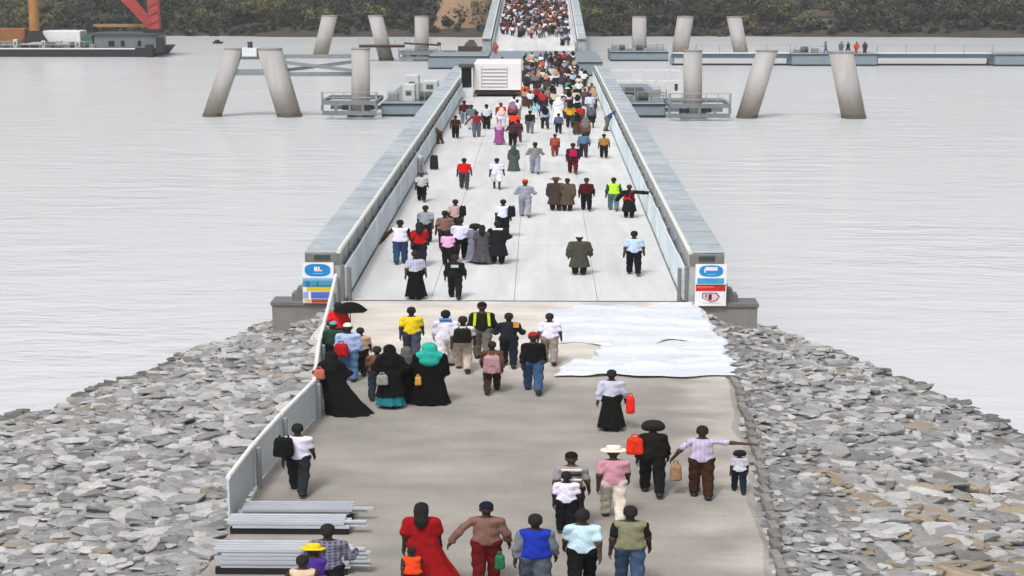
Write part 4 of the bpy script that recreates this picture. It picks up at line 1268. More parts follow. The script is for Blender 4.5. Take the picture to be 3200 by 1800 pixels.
            vf = sdf_mesh(hd + [(u((0, -.02, 1.6)), u((0, -.03, 1.45)), .09, .10, 1.), (u((-.1, -.01, 1.4)), u((.1, -.01, 1.4)), .095, .095, 1.), (u((0, -.05, 1.4)), u((0, -.07, 1.25)), .13, .13, .8)], res, k=.05, infl=.022, fold=.004,
                          cuts=[lambda X, Y, Z_: -(np.sqrt(X ** 2 + (Y - c[1] - .12) ** 2 + ((Z_ - c[2] + .03) / 1.25) ** 2) - .085)])
        elif part == 'mask':
            vf = sdf_mesh(hd + [(u((0, .045, 1.555)), u((0, .06, 1.56)), .055, .052, 1.)], min(res, .018), infl=.014, cuts=[half((0, c[1] + .01, 0), (0, -1, 0)), lambda X, Y, Z_: np.abs(Z_ - c[2] + .05) - .045 + 0 * X])
    me = to_mesh(part, vf, J['dz'])
    CACHE[key] = me
    return me

SKINS = [mat('skin_%d' % i, c, .65, 0, .1, 8, spec=.3) for i, c in enumerate(('#3b2a21', '#2f221b', '#4a3428'))]
SHOE = mat('shoe_dark', '#1b1a1a', .7)
NP = [0]
def put(part, pose, kind, res, m, root, nm):
    o = bpy.data.objects.new(nm, geo(part, pose, kind, res))
    COL.objects.link(o)
    o.parent = root
    o.material_slots[0].link = 'OBJECT'
    o.material_slots[0].material = m
    return o
NAMES = {'tee': 'shirt', 'long': 'long_sleeved_shirt', 'vest': 'vest', 'trainrobe': 'robe', 'traindress': 'dress', 'kneeskirt': 'skirt', 'longhair': 'hair', 'afro': 'hair', 'mask': 'face_mask', 'scarf': 'headscarf'}
def person(loc, height, label, top=('tee', 'ffffff'), bot=('trousers', '1d1f24'), hd=('hair', '15120f'), pose='w1', kind='m', rot=0, res=.02, group=None, mask=None, over=None, sx=1.5, shoes=None, z=0.0):
    NP[0] += 1
    if any(g and g[0] in ('skirt', 'kneeskirt', 'coat', 'robe', 'dress', 'trainrobe', 'traindress') for g in (top, bot)): pose += '_s'
    sx = sx * .98
    root = bpy.data.objects.new('person', geo('body', pose, kind, res))
    COL.objects.link(root)
    root.material_slots[0].link = 'OBJECT'
    root.material_slots[0].material = SKINS[NP[0] % 3]
    root.location = (loc[0], loc[1], loc[2])
    s = height / 1.735
    c2 = abs(math.cos(R(rot)))
    root.scale = (s * (1.15 + (sx - 1.15) * c2), s * (1.15 + (sx - 1.15) * (1 - c2)), s)
    root.rotation_euler = (0, 0, R(rot))
    tag(root, label, 'person', group)
    for g in (bot, top):
        if g: put(g[0], pose, kind, res, cloth(g[1]), root, NAMES.get(g[0], g[0]))
    if over: put(over[0], pose, kind, res, cloth(over[1]), root, 'vest')
    if hd: put(hd[0], pose, kind, res, cloth(hd[1]) if hd[0] not in ('hair', 'longhair', 'afro') else mat('hair_' + hd[1], '#' + hd[1], .85, 0, .2, 20), root, NAMES.get(hd[0], hd[0]))
    if mask: put('mask', pose, kind, res, cloth(mask), root, 'face_mask')
    if res <= .024 and not (top and 'robe' in top[0]):
        for n in 'LR': put('shoe' + n, pose, kind, res, cloth(shoes) if shoes else SHOE, root, 'shoe')
    return root
D2 = 1.2422
def DP(x, t, f=None, h=None, child=False):
    """photo position (in the 2576 px view) to ground point and height"""
    if f is None: f = (t + 13.5) / .866 if h is None else None
    if f is None:
        f = t
        for _ in range(12):
            p = P(x * D2, f * D2)
            top = Vector((p.x, p.y, h)); ty = proj(top)[1] / D2
            f += (t - ty)
    p = P(x * D2, f * D2)
    if h is None:
        h = Q(x * D2, t * D2, p.y).z
        if not child: h = min(max(h, 1.52), 1.92)
    return p, h
def side(root, dx, dy, dz):      # a point in the figure's own frame
    s = root.scale
    c, sn = math.cos(root.rotation_euler.z), math.sin(root.rotation_euler.z)
    x, y = dx * s[0], dy * s[1]
    return Vector((root.location.x + x * c - y * sn, root.location.y + x * sn + y * c, root.location.z + dz * s[2]))
def bag(kind, c, wd, dp, ht, hexc, label, hand=None):
    """backpack / tote / suitcase: rounded body with its pieces"""
    m = cloth(hexc)
    t = thing(kind, label, kind.replace('_', ' '), tuple(c))
    x, y, z = c
    res = .025
    lo = np.array([-wd / 2 - .08, -dp / 2 - .08, -.08]); n_ = np.ceil((np.array([wd, dp, ht]) + .16) / res).astype(int) + 1
    X_, Y_, Z_ = [lo[i] + res * np.arange(n_[i]).reshape([-1 if q == i else 1 for q in range(3)]) for i in range(3)]
    rd = min(wd, dp, ht) * .3
    tp_ = 1 - .16 * np.clip(Z_ / ht, 0, 1)
    qx, qy, qz = np.abs(X_) / tp_ - wd / 2 + rd, np.abs(Y_) / tp_ - dp / 2 + rd, np.abs(Z_ - ht / 2) - ht / 2 + rd
    d_ = np.sqrt(np.maximum(qx, 0) ** 2 + np.maximum(qy, 0) ** 2 + np.maximum(qz, 0) ** 2) + np.minimum(np.maximum(np.maximum(qx, qy), qz), 0) - rd
    d_ = d_ + .007 * np.sin(19 * X_ + 23 * Z_) * np.sin(17 * Z_ + 9 * X_ + 5 * Y_)
    vf = nets(d_, lo, res)
    me = to_mesh('bag_body', (vf[0] + np.array([x, y, z]), vf[1]), 0); me.materials[0] = m
    link('bag_body', me, t)
    if kind == 'backpack':
        q = MB().box((x - wd * .25, y - dp * .62, z + ht * .05), (x + wd * .25, y - dp * .38, z + ht * .42), c=.03).build('front_pocket', m, t)
        for s in (-1, 1): MB().beam((x + s * wd * .22, y + dp * .35, z + ht * .2), (x + s * wd * .2, y + dp * .5, z + ht * 1.05), .05, .03).build('strap', m, t)
    elif kind == 'suitcase':
        for s in (-1, 1): MB().tube((x + s * wd * .3 - .03, y, z + .04 - .05), (x + s * wd * .3 + .03, y, z + .04 - .05), .045, n=10).build('wheel', SHOE, t)
        MB().beam((x - .12, y, z + ht), (x - .12, y, z + ht + .35), .03, .03).build('handle', SHOE, t)
    else:
        m2 = MB()
        pts = [(x - wd * .22, y, z + ht * .85), (x - wd * .14, y, z + ht * 1.2), (x + wd * .14, y, z + ht * 1.2), (x + wd * .22, y, z + ht * .85)]
        for a_, b_ in zip(pts, pts[1:]): m2.tube(a_, b_, .018, n=6)
        m2.build('handle', m, t)
    return t

# ---- the walkers one can tell apart, from the causeway forward
PP = {}
def W(key, x, t, f, label, child=False, h=None, z=0, **k):
    p, hh = DP(x, t, f, h, child)
    if 'res' not in k: k['res'] = .02 if p.y < 62 else .026
    PP[key] = person((p.x, p.y, z), hh, label, **k)
    return PP[key]
TR = 'trousers'
W('red', 1062, 1266, None, 'woman in a long flowing red dress with black hair, at the bottom of the picture', top=('traindress', '8f1016'), bot=None, hd=('longhair', '0d0b0a'), pose='kimbo', kind='f')
W('orange', 1037, 1374, None, 'child in a bright orange vest walking beside the woman in the red dress', child=True, h=1.12, top=('tee', '3c2f2c'), over=('vest', 'e8481c'), bot=(TR, '23242a'), hd=('hair', '15120f'), pose='w1', kind='f')
W('brown', 1224, 1262, None, 'man in brown shirt, dark red trousers and navy cap in the front row', top=('long', '7a5a51'), bot=(TR, '5c1414'), hd=('cap', '14192e'), pose='outl')
W('bluevest', 1346, 1293, None, 'man in royal blue tunic with grey sleeves and grey shorts in the front row', top=('long', '6a6f78'), over=('vest', '1c33a0'), bot=('shorts', '4a505c'), hd=('hair', '17110e'), pose='kimbo', mask='c9d6dc')
W('polo', 1464, 1277, None, 'man in pale blue polo shirt and black trousers in the front row', top=('tee', 'b9d3df'), bot=(TR, '121214'), hd=('hair', '17110e'), pose='w2')
W('olive', 1583, 1272, None, 'man in olive shirt with black sleeves and blue jeans, right end of the front row', top=('tee', '18181a'), over=('vest', '7d7c64'), bot=(TR, '3a4c66'), hd=('hair', '17110e'), pose='kimbo')
W('teen', 1424, 1186, None, 'youth in white T-shirt and black trousers behind the front row', child=True, h=1.45, top=('tee', 'e2dcf0'), bot=(TR, '15161a'), hd=('hair', '17110e'), pose='st', mask='e8e4e0')
W('stripe', 1436, 1137, None, 'man in dark striped shirt and black cap behind the youth in white', top=('tee', '8e8a8c'), bot=(TR, '2a241f'), hd=('cap', '1b1512'), pose='kimbo', mask='7fb0d8')
W('pink', 1541, 1119, None, 'man in pink polo shirt, cream trousers and white bush hat', top=('tee', 'c08a98'), bot=(TR, 'c9c0b4'), hd=('hat', 'dcd6c6'), pose='w1', mask='b8d8e0')
W('blackred', 1640, 1057, 1242, 'person in black top and trousers with a red bag on the left shoulder', top=('long', '1b1817'), bot=(TR, '141414'), hd=('afro', '16110f'), pose='kimbo', kind='f', mask='c9d6dc')
W('lav', 1763, 1070, 1250, 'man in lavender shirt and dark brown trousers stretching out his right arm', top=('tee', 'c3b8d2+a79cb8'), bot=(TR, '3a2519'), hd=('hair', '17110e'), pose='out', mask='c4dae4')
W('girl', 1858, 1132, 1238, 'small child in white T-shirt and dark jeans by the right kerb', child=True, top=('tee', 'd4d4e2'), bot=(TR, '1b222e'), hd=('afro', '131010'), pose='kimbo', kind='f')
W('redbag', 1537, 930, 1082, 'man in loose lavender grey shirt and wide black trousers carrying a red bag', top=('long', 'b9bacb'), bot=('skirt', '131312'), hd=('hair', '16120f'), pose='kimbo', mask=None)
W('wback', 752, 1062, 1238, 'man in white T-shirt with a black backpack walking by the left guard fence', top=('tee', 'dcd6ec'), bot=(TR, '25292c'), hd=('hair', '120f0d'), pose='w1')
W('plaid', 828, 1320, None, 'man in grey checked shirt beside the stack of panels, lower left', top=('long', '77788c+24242c'), bot=(TR, '1c1c20'), hd=('hair', '1b1512'), pose='carry')
W('yhat', 792, 1366, None, 'small child in a yellow hat and purple top in front of the checked shirt man', child=True, h=1.5, top=('tee', '4a2f8c'), bot=(TR, '3b2a22'), hd=('hat', 'dcc22c'), pose='w1', kind='f')
W('tanp', 765, 1398, None, 'person with cream shawl and brown top at the lower left edge of the panel stack', child=True, h=1.55, top=('long', '4a352a'), over=('vest', 'c9b49a'), bot=(TR, '241d1a'), hd=('hair', '17110e'), pose='carry', kind='f')
# left group by the fence
W('abaya1', 836, 884, 1040, 'woman in a sweeping black robe and hood by the fence', top=('trainrobe', '101011'), bot=None, hd=('scarf', '161617'), pose='carry', kind='f')
W('bluerobe', 878, 812, 958, 'man in light blue shirt and blue trousers with white cap by the fence', top=('long', 'a3b4dc'), bot=(TR, '54769e'), hd=('cap', 'dcdcc8'), pose='st')
W('redtop', 853, 760, 890, 'woman in red top holding a black umbrella near the left sign board', top=('tee', 'd8232a'), bot=(TR, '1b2430'), hd=('hair', '15100e'), pose='kimbo', kind='f')
W('tealcap', 841, 808, 930, 'person with teal cap and dark green jacket at the left fence', top=('long', '27402f'), bot=(TR, '1c1d1f'), hd=('cap', '5aa0a8'), pose='st')
W('beige', 908, 832, 940, 'person in beige top and black trousers behind the light blue shirt', top=('tee', 'b89880'), bot=(TR, '121212'), hd=('hair', '1b1512'), pose='w1')
W('hijab', 982, 868, 1026, 'woman in black hijab and teal skirt carrying a grey handbag', top=('coat', '111112'), bot=('skirt', '1f7480'), hd=('scarf', '0f0f10'), pose='carry', kind='f')
W('teal', 1082, 862, 1016, 'woman in a wide black robe with turquoise headscarf', top=('robe', '0b0b0c'), bot=None, hd=('scarf', '2aa396'), pose='st', kind='f', sx=1.9)
W('greyscarf', 1024, 872, 1010, 'woman in black robe with grey headscarf next to the turquoise headscarf', top=('robe', '0d0d0e'), bot=None, hd=('scarf', '5c5c58'), pose='st', kind='f')
W('brownl', 950, 868, 1000, 'person in brown top with dark trousers left of the black hijab', top=('tee', '6b4a38'), bot=(TR, '262c34'), hd=('hair', '201814'), pose='w2')
W('yellow', 1036, 769, 905, 'man in bright yellow T-shirt and jeans at the foot of the bridge', top=('tee', 'd9c022'), bot=(TR, '3c4456'), hd=('hair', '0f0d0c'), pose='w1')
W('bluecollar', 1122, 775, 925, 'man in white outfit with a blue collar at the foot of the bridge', top=('long', 'd9d4e2'), bot=(TR, 'd6ced2'), hd=('hair', '0f0d0c'), pose='w2')
W('hiviz', 1213, 752, 905, 'man in black jacket with yellow reflective bands and black cap at the bridge foot', top=('long', '1c1f14'), over=None, bot=(TR, '6b6763'), hd=('cap', '141414'), pose='kimbo', mask='d4d0d4')
W('pack', 1165, 792, 932, 'man in grey cap and beige trousers wearing a big black backpack at his hip', top=('tee', 'c9c4c6'), bot=(TR, 'b3a698'), hd=('hair', '201814'), pose='w1')
W('navyo', 1280, 787, 922, 'man in navy jacket with an orange patch on the shoulder', top=('long', '20222c'), bot=(TR, '1a1d28'), hd=('hair', '1b1714'), pose='carry', mask='cfd0dc')
W('wtee', 1382, 787, 915, 'man in white T-shirt and grey trousers beside the white tarpaulin', top=('tee', 'e0dcf0'), bot=(TR, '8c8078'), hd=('hair', '241a14'), pose='kimbo')
W('blackjean', 1341, 832, 986, 'woman in black top and blue jeans with a dark red cap', top=('long', '0f1211'), bot=(TR, '34506e'), hd=('cap', '9c1f22'), pose='w1', kind='f')
W('brownkid', 1238, 866, 986, 'person in brown shirt with a pink backpack, centre of the causeway', child=True, h=1.6, top=('long', '5c4030'), bot=(TR, '3a281c'), hd=('hair', '1b1310'), pose='w2')
# on the near span
W('greyskirt', 1046, 630, 752, 'person in grey striped shirt and long black skirt at the start of the bridge', top=('tee', 'b3b6cc+8a8ca0'), bot=('skirt', '0f0f10'), hd=('hair', '1b1512'), pose='kimbo', kind='f', mask='e8e8ea')
W('black', 1145, 640, 750, 'man all in black with a white back patch at the start of the bridge', top=('long', '171818'), bot=(TR, '191a1a'), hd=('hair', '2b211c'), pose='kimbo')
W('coat', 1457, 590, 691, 'person in a long wide olive coat and pale cap alone on the right lane', top=('coat', '45443c'), bot=(TR, '1b1b1a'), hd=('cap', 'c6c9d4'), pose='kimbo', sx=1.75)
W('paleblue', 1594, 580, 692, 'man in pale blue T-shirt and black trousers near the right rail', top=('tee', 'b3c6dc'), bot=(TR, '12141a'), hd=('hair', '100d0b'), pose='kimbo')
W('whitejean', 1008, 533, 664, 'man in white T-shirt over brown sleeves and blue jeans by the left rail', top=('long', '3a241a'), over=('vest', 'e4def4'), bot=(TR, '2c456a'), hd=('hair', '0f0c0a'), pose='outl')
W('redhair', 1056, 556, 668, 'woman in red T-shirt with long black hair and dark jeans', top=('tee', 'a8141a'), bot=(TR, '1b1c2a'), hd=('longhair', '120d0c'), pose='w1', kind='f')
W('greytee', 1071, 514, 612, 'person in grey T-shirt with dark shoulder straps behind the red T-shirt', top=('tee', '8d949c'), bot=(TR, '24242a'), hd=('hair', '1f1814'), pose='w2')
W('pinkshirt', 1146, 499, 592, 'person in dusty pink shirt with a black bag, mid left of the span', top=('tee', 'b3989a'), bot=(TR, '1b1a1a'), hd=('hair', '1f1410'), pose='w1')
W('brownshirt', 1120, 529, 632, 'man in brown shirt in the middle of the left group on the span', top=('tee', '7a5c50'), bot=(TR, '2b2522'), hd=('hair', '0f0c0a'), pose='kimbo')
W('wtee2', 1158, 524, 656, 'man in white T-shirt and black trousers beside the brown shirt on the span', top=('tee', 'd9d6f0'), bot=(TR, '14120f'), hd=('hair', '15100e'), pose='w2')
W('pinkkid', 1127, 578, 668, 'child in pink T-shirt in the middle of the left group on the span', child=True, top=('tee', 'dca6d4'), bot=(TR, '1b1516'), hd=('hair', '15100e'), pose='st', kind='f')
W('greydress', 1196, 562, 660, 'woman in grey blue dress with black hair on the span', top=('dress', '757788'), bot=None, hd=('afro', '100d0c'), pose='st', kind='f')
W('greydress2', 1213, 566, 664, 'woman in dark grey dress beside the grey blue dress on the span', top=('dress', '4c4a4e'), bot=None, hd=('longhair', '100d0c'), pose='w1', kind='f')
W('blackwhite', 1252, 556, 664, 'person in long black coat with a white collar on the span', top=('coat', '1b1c22'), bot=(TR, '131314'), hd=('hair', '100d0c'), pose='carry', kind='f', sx=1.6)
W('wbag', 1266, 501, 595, 'man in white shirt with a black bag slung on his right shoulder', top=('tee', 'd9dcf6'), bot=(TR, '141619'), hd=('hair', '15100e'), pose='st')
W('redcap', 1321, 443, 546, 'person in red cap and grey clothes in the middle of the span', top=('long', '8e90a0'), bot=(TR, '8c8f9c'), hd=('cap', 'd8341c'), pose='carry')
W('br1', 1398, 446, 530, 'person in dark brown coat, left of the two walking arm in arm', top=('coat', '40362f'), bot=(TR, '2a231d'), hd=('hat', '5a4038'), pose='st', sx=1.7)
W('br2', 1427, 448, 531, 'person in grey brown coat, right of the two walking arm in arm', top=('coat', '54483c'), bot=(TR, '231d19'), hd=('hair', '241b15'), pose='w2')
W('maroon', 1475, 447, 530, 'man in maroon shirt and black trousers right of the two brown coats', top=('long', '4a1412'), bot=(TR, '120f0e'), hd=('cap', '22323a'), pose='kimbo')
W('vest', 1543, 446, 530, 'man in fluorescent yellow green vest and teal trousers by the right rail', top=('long', '2a4a3a'), over=('vest', 'b6e83a'), bot=(TR, '54737a'), hd=('hair', '120e0c'), pose='kimbo')
W('redblack', 1582, 464, 548, 'person in red scarf and black robe leaning to the right rail', top=('coat', '17181c'), over=('vest', 'b0161c'), bot=(TR, '131214'), hd=('hair', '3a231b'), pose='out', kind='f')
W('greyleft', 1061, 430, 507, 'person in light grey shirt and black trousers by the left rail', top=('tee', 'b0b0b2'), bot=(TR, '0f0f0f'), hd=('cap', '4a505a'), pose='w1')
W('redtee', 1168, 397, 476, 'man in red T-shirt and grey jeans on the left half of the span', top=('tee', 'c4161a'), bot=(TR, '3a3d44'), hd=('hair', '100d0c'), pose='kimbo')
W('wshorts', 1250, 397, 476, 'man in white T-shirt and white shorts in the middle of the span', top=('tee', 'd2d6ee'), bot=('shorts', 'd9d9e2'), hd=('hair', '100d0c'), pose='kimbo')
W('greylean', 1058, 362, 440, 'person in pale grey leaning on the left rail', top=('tee', 'c0c0c0'), bot=(TR, '9a9a9c'), hd=('cap', '33343a'), pose='bend', rot=70)
W('darkman', 1146, 290, 348, 'man in dark brown and black near the left rail beside the lorry', top=('tee', '3f2018'), bot=(TR, '15110f'), hd=('hair', '100c0b'), pose='kimbo')
W('crouch', 1106, 326, 362, 'person in brown bending down at the left rail', child=True, h=1.5, top=('long', '5a3a28'), bot=(TR, '4a2e1f'), hd=('hair', '241914'), pose='bend', rot=60)
W('mar2', 1199, 264, 345, 'man in maroon T-shirt and grey trousers below the lorry', top=('tee', '84262a'), bot=(TR, '56606a'), hd=('hair', '1b1310'), pose='outl')
W('greenrobe', 1292, 366, 430, 'woman in a dark green grey robe near the centre line of the span', top=('robe', '4a5450'), bot=None, hd=('scarf', '3e4a46'), pose='st', kind='f')
W('thin', 1346, 352, 437, 'thin person in grey top, black shorts and light grey trousers on the centre line', top=('long', '7a7a7c'), bot=(TR, '8a929c'), hd=('cap', '2b2b2c'), pose='carry')
W('redpack', 1441, 346, 437, 'person with crimson backpack and dark clothes right of the centre line', top=('long', '232236'), bot=(TR, '5a1a1a'), hd=('hair', '15100e'), pose='w1')
W('brick', 1396, 336, 393, 'person in rust coloured clothes right of the centre line', top=('tee', '9c4630'), bot=(TR, '7c3c2c'), hd=('hair', '1f1410'), pose='w2')
W('bluehoodie', 1468, 330, 396, 'person in steel blue jacket beside the crimson backpack', top=('long', '54708c'), bot=(TR, '2c2a33'), hd=('hair', '1d2a3a'), pose='kimbo')
W('ochre', 1519, 336, 398, 'person in ochre top and black trousers by the right rail, arms held out', top=('tee', '9c7232'), bot=(TR, '151515'), hd=('hair', '15100e'), pose='kimbo')
W('purple', 1290, 304, 368, 'person in dark purple top and black trousers left of the centre line', top=('tee', '41262f'), bot=(TR, '17141a'), hd=('hair', '15100e'), pose='carry')
W('magenta', 1256, 308, 364, 'woman in magenta dress left of the centre line', top=('dress', '8f4a80'), bot=None, hd=('scarf', 'c4a0c0'), pose='st', kind='f')
W('navytee', 1368, 262, 314, 'person in navy T-shirt and white trousers, middle of the span', top=('tee', '23255c'), bot=(TR, 'e0dcd6'), hd=('hair', '22244a'), pose='kimbo')
W('steel', 1405, 286, 336, 'person in slate blue top and dark trousers right of the navy T-shirt', top=('tee', '54607a'), bot=(TR, '20222c'), hd=('hair', '3a2018'), pose='kimbo')
W('yelblack', 1434, 240, 322, 'person in yellow shirt under a large black load with dark green trousers', top=('tee', 'd0a02c'), bot=(TR, '26332e'), hd=('hair', '1f1712'), pose='kimbo')
W('checked', 1487, 264, 322, 'person in grey checked shirt and black shorts near the right rail', top=('tee', '5a5b66'), bot=('shorts', '14151c'), hd=('hair', 'b3a89c'), pose='st')
W('blueflag', 1527, 268, 330, 'person in dark blue leaning out over the right rail', top=('long', '22406c'), bot=(TR, '6b625a'), hd=('hair', '1a2430'), pose='bend', rot=-70)
W('orangered', 1294, 274, 345, 'person in bright orange red top left of the centre line', top=('tee', 'f0401c'), bot=(TR, '17120f'), hd=('hair', '4a2018'), pose='st')
W('redshirt2', 1290, 244, 316, 'person in red top with lilac headscarf behind the orange red top', top=('tee', 'b8383c'), bot=(TR, '1b1414'), hd=('scarf', '8c7090'), pose='kimbo', kind='f')
W('whitebag', 1262, 270, 330, 'person in white blouse right of the maroon T-shirt', top=('long', 'd6d6ea'), bot=(TR, 'c6b4bc'), hd=('scarf', 'e0b8b0'), pose='carry', kind='f')
W('greyshirt', 1224, 246, 325, 'person in pale grey shirt and black trousers behind the maroon T-shirt', top=('tee', 'c4c8d6'), bot=(TR, '191714'), hd=('hair', '17100d'), pose='st')
W('redcap2', 1260, 252, 318, 'person with red cap in front of the lorry wheels', top=('tee', 'b01a1c'), bot=(TR, '2a2a2c'), hd=('cap', 'c81a1c'), pose='w2')
W('maroon3', 1168, 236, 312, 'person in dark maroon top just below the booth', top=('tee', '4c1c1c'), bot=(TR, '8a9298'), hd=('hair', '241512'), pose='w1')
W('tealshirt', 1186, 258, 326, 'person in teal grey top left of the maroon T-shirt', top=('tee', '5c7278'), bot=(TR, 'b6babc'), hd=('hair', '2a201a'), pose='st')
W('whiterobe', 1404, 234, 305, 'woman in a white robe in the crowd near the right lane', top=('robe', 'e6e4ec'), bot=None, hd=('scarf', 'f0eef4'), pose='st', kind='f')
W('whitenear', 1484, 206, 290, 'person in white shirt and grey trousers against the right rail', top=('long', 'c6c8da'), bot=(TR, '8c8c9a'), hd=('hair', '2a2c5c'), pose='w1')
W('child2', 1346, 246, 300, 'child in pale turquoise top in the crowd right of the lorry', child=True, h=1.3, top=('tee', '86c4d0'), bot=(TR, 'd0d4d6'), hd=('hair', '4a8c9c'), pose='st')

# ---- what they carry
r_ = PP['abaya1']; bag('shoulder_bag', side(r_, -.2, -.22, 1.02), .34, .22, .3, 'b8685c', 'salmon bundle on the shoulder of the black robe by the fence')
r_ = PP['wback']; bag('backpack', side(r_, -.20, -.24, .98), .52, .28, .46, '141415', 'black backpack hanging off the left shoulder of the man in white T-shirt')
r_ = PP['redbag']; bag('tote_bag', side(r_, .36, 0, .48), .26, .2, .48, 'e02c20', 'red bag in the right hand of the man in lavender grey shirt')
r_ = PP['blackred']; bag('shoulder_bag', side(r_, -.28, -.05, .95), .44, .24, .42, 'd8341c', 'red shoulder bag of the person in black')
r_ = PP['lav']; bag('tote_bag', side(r_, -.40, .08, .36), .3, .2, .42, '96765c', 'tan bag in the left hand of the man in lavender shirt')
r_ = PP['pack']; bag('backpack', side(r_, 0, -.26, .95), .62, .32, .44, '1b1b19', 'big black backpack of the man in beige trousers')
r_ = PP['brownkid']; bag('backpack', side(r_, 0, -.24, .72), .56, .3, .52, 'a8848c', 'pink backpack of the person in brown on the causeway')
r_ = PP['hijab']; bag('handbag', side(r_, -.12, -.28, .72), .36, .18, .3, '8d8c88', 'grey handbag of the woman in black hijab and teal skirt')
r_ = PP['teal']; bag('shoulder_bag', side(r_, -.16, -.30, .62), .2, .1, .26, 'c49a54', 'small tan bag against the black robe under the turquoise headscarf')
r_ = PP['bluerobe']; bag('shoulder_bag', side(r_, -.12, -.26, .80), .48, .24, .40, 'a8161c', 'red bag of the man in light blue shirt by the fence')
r_ = PP['wbag']; bag('backpack', side(r_, .26, -.18, .95), .4, .3, .5, '161616', 'black bag slung on the man in white shirt, middle of the span')
r_ = PP['pinkshirt']; bag('backpack', side(r_, .24, -.18, .95), .34, .26, .46, '151414', 'black bag of the person in dusty pink shirt')
r_ = PP['redpack']; bag('backpack', side(r_, 0, -.26, .98), .5, .26, .42, 'b01640', 'crimson backpack right of the centre line')
r_ = PP['yelblack']; bag('bundle', side(r_, 0, -.1, 1.45), .5, .4, .55, '1d1c18', 'large black bundle carried above the yellow shirt')
p = P(1092 * D2, 427 * D2); bag('suitcase', (p.x, p.y, .05), .55, .3, .85, '24231f', 'black upright suitcase standing by the left rail')
r_ = PP['bluevest']; bag('tote_bag', side(r_, -.46, .0, .62), .22, .14, .3, '2a6a4a', 'small green bag between the brown shirt and the blue tunic')
# umbrella over the woman in red
c = side(PP['redtop'], .28, -.1, 1.50)
t = thing('umbrella', 'black open umbrella held by the woman in red top', 'umbrella', tuple(c))
m = MB()
n = 10
top = c + Vector((0, 0, .26))
vs = [top]; rings = 4
for k in range(1, rings + 1):
    a = k / rings
    for i in range(n):
        th = 2 * math.pi * i / n
        vs.append(c + Vector((math.cos(th) * .58 * a, math.sin(th) * .5 * a, .26 - .26 * a * a - (.03 if i % 2 and k == rings else 0))))
fs = [(0, 1 + i, 1 + (i + 1) % n) for i in range(n)]
for k in range(rings - 1):
    o = 1 + k * n
    fs += [(o + i, o + n + i, o + n + (i + 1) % n, o + (i + 1) % n) for i in range(n)]
m.add(vs, fs); m.build('canopy', cloth('131313'), t)
MB().tube(c + Vector((0, 0, -.6)), c + Vector((0, 0, .24)), .015, n=6).build('shaft', SHOE, t)
# reflective bands on the black jacket, white patch on the man in black
r_ = PP['hiviz']
for s in (-1, 1):
    v = MB(); v.beam((s * .15, -.175, 1.06), (s * .13, -.135, 1.44), .055, .012)
    o = v.build('reflective_band', cloth('c4dc3a'), r_)
v = MB(); v.box((-.1, -.182, 1.25), (.1, -.170, 1.36)); v.build('back_patch', cloth('b8bcc4'), PP['black'])
for k, zz in enumerate((1.02, 1.14, 1.26, 1.36)):
    v = MB(); v.tube((-.15, -.105, zz), (.15, -.105, zz), .03, n=6); v.build('stripe', cloth('d8d0c4' if k % 2 else '24242a'), PP['stripe'])
v = MB(); v.box((.1, -.15, 1.3), (.22, -.07, 1.43)); v.build('shoulder_patch', cloth('d08a2c'), PP['navyo'])
v = MB(); v.tube((-.12, -.06, 1.43), (.12, -.06, 1.43), .045, n=8); v.build('collar', cloth('4a84c4'), PP['bluecollar'])
v = MB(); v.tube((-.13, -.075, 1.42), (.13, -.075, 1.42), .04, n=8); v.build('collar', cloth('e2e0dc'), PP['blackwhite'])

# ---- the packed crowd beyond
TOPS = [('white', 'dcd8dc'), ('black', '1a1818'), ('dark brown', '3a2a22'), ('red', 'a8282a'), ('maroon', '5c2022'), ('navy', '23284c'), ('grey', '77777c'), ('pale blue', '9cb8d0'), ('tan', 'a8876a'), ('dark green', '2f4038'), ('orange', 'c8582c'), ('lilac', '9a86a0'), ('charcoal', '34343a'), ('cream', 'd4c6b4'), ('teal', '3a8a86'), ('brown', '6a4638')]
WT = [8, 5, 4, 3, 2.5, 2, 4, 2, 3, 1.5, 1.2, 1.5, 4, 2, .8, 3.5]
BOTS = [('black trousers', TR, '161618'), ('dark trousers', TR, '2a2a30'), ('blue jeans', TR, '33415a'), ('brown trousers', TR, '453228'), ('grey trousers', TR, '6a6a6c'), ('long black skirt', 'skirt', '141416'), ('long brown skirt', 'skirt', '4a3428')]
HEADS = [('black hair', 'hair', '14100e')] * 6 + [('white cap', 'cap', 'd8d6d0'), ('red cap', 'cap', 'b02420'), ('black headscarf', 'scarf', '141414'), ('tan headscarf', 'scarf', 'b09070'), ('white hat', 'hat', 'dcd8cc'), ('grey headscarf', 'scarf', '6e6a6c')]
taken = [(o.location.x, o.location.y) for o in PP.values()]
def fill(n, xr, yr, zf, zone, res, group, mind, avoid=None):
    k = 0; tries = 0
    while k < n and tries < n * 60:
        tries += 1
        x, y = random.uniform(*xr), random.uniform(*yr)
        if avoid and avoid(x, y): continue
        if any((x - a) ** 2 + ((y - b) * .8) ** 2 < mind ** 2 for a, b in taken): continue
        taken.append((x, y))
        tp = random.choices(TOPS, WT)[0]; bt = random.choice(BOTS); hd_ = random.choice(HEADS)
        fem = 'skirt' in bt[1] or 'scarf' in hd_[1]
        place = zone(x, y)
        tc_ = tp[1] + ('+' + random.choice(('2a2a30', 'd8d4d0', '8c6a5a')) if random.random() < .2 else '')
        person((x, y, zf(y)), random.uniform(1.58, 1.82), 'person in %s top, %s, %s, %s' % (tp[0], bt[0], hd_[0], place), top=(random.choice(('tee', 'tee', 'long')), tc_), bot=(bt[1], bt[2]), hd=(hd_[1], hd_[2]), pose=random.choice(('w1', 'w2', 'st', 'kimbo')), kind='f' if fem else 'm', rot=random.uniform(-14, 14), res=res, group=group, sx=1.5)
        k += 1
    return k
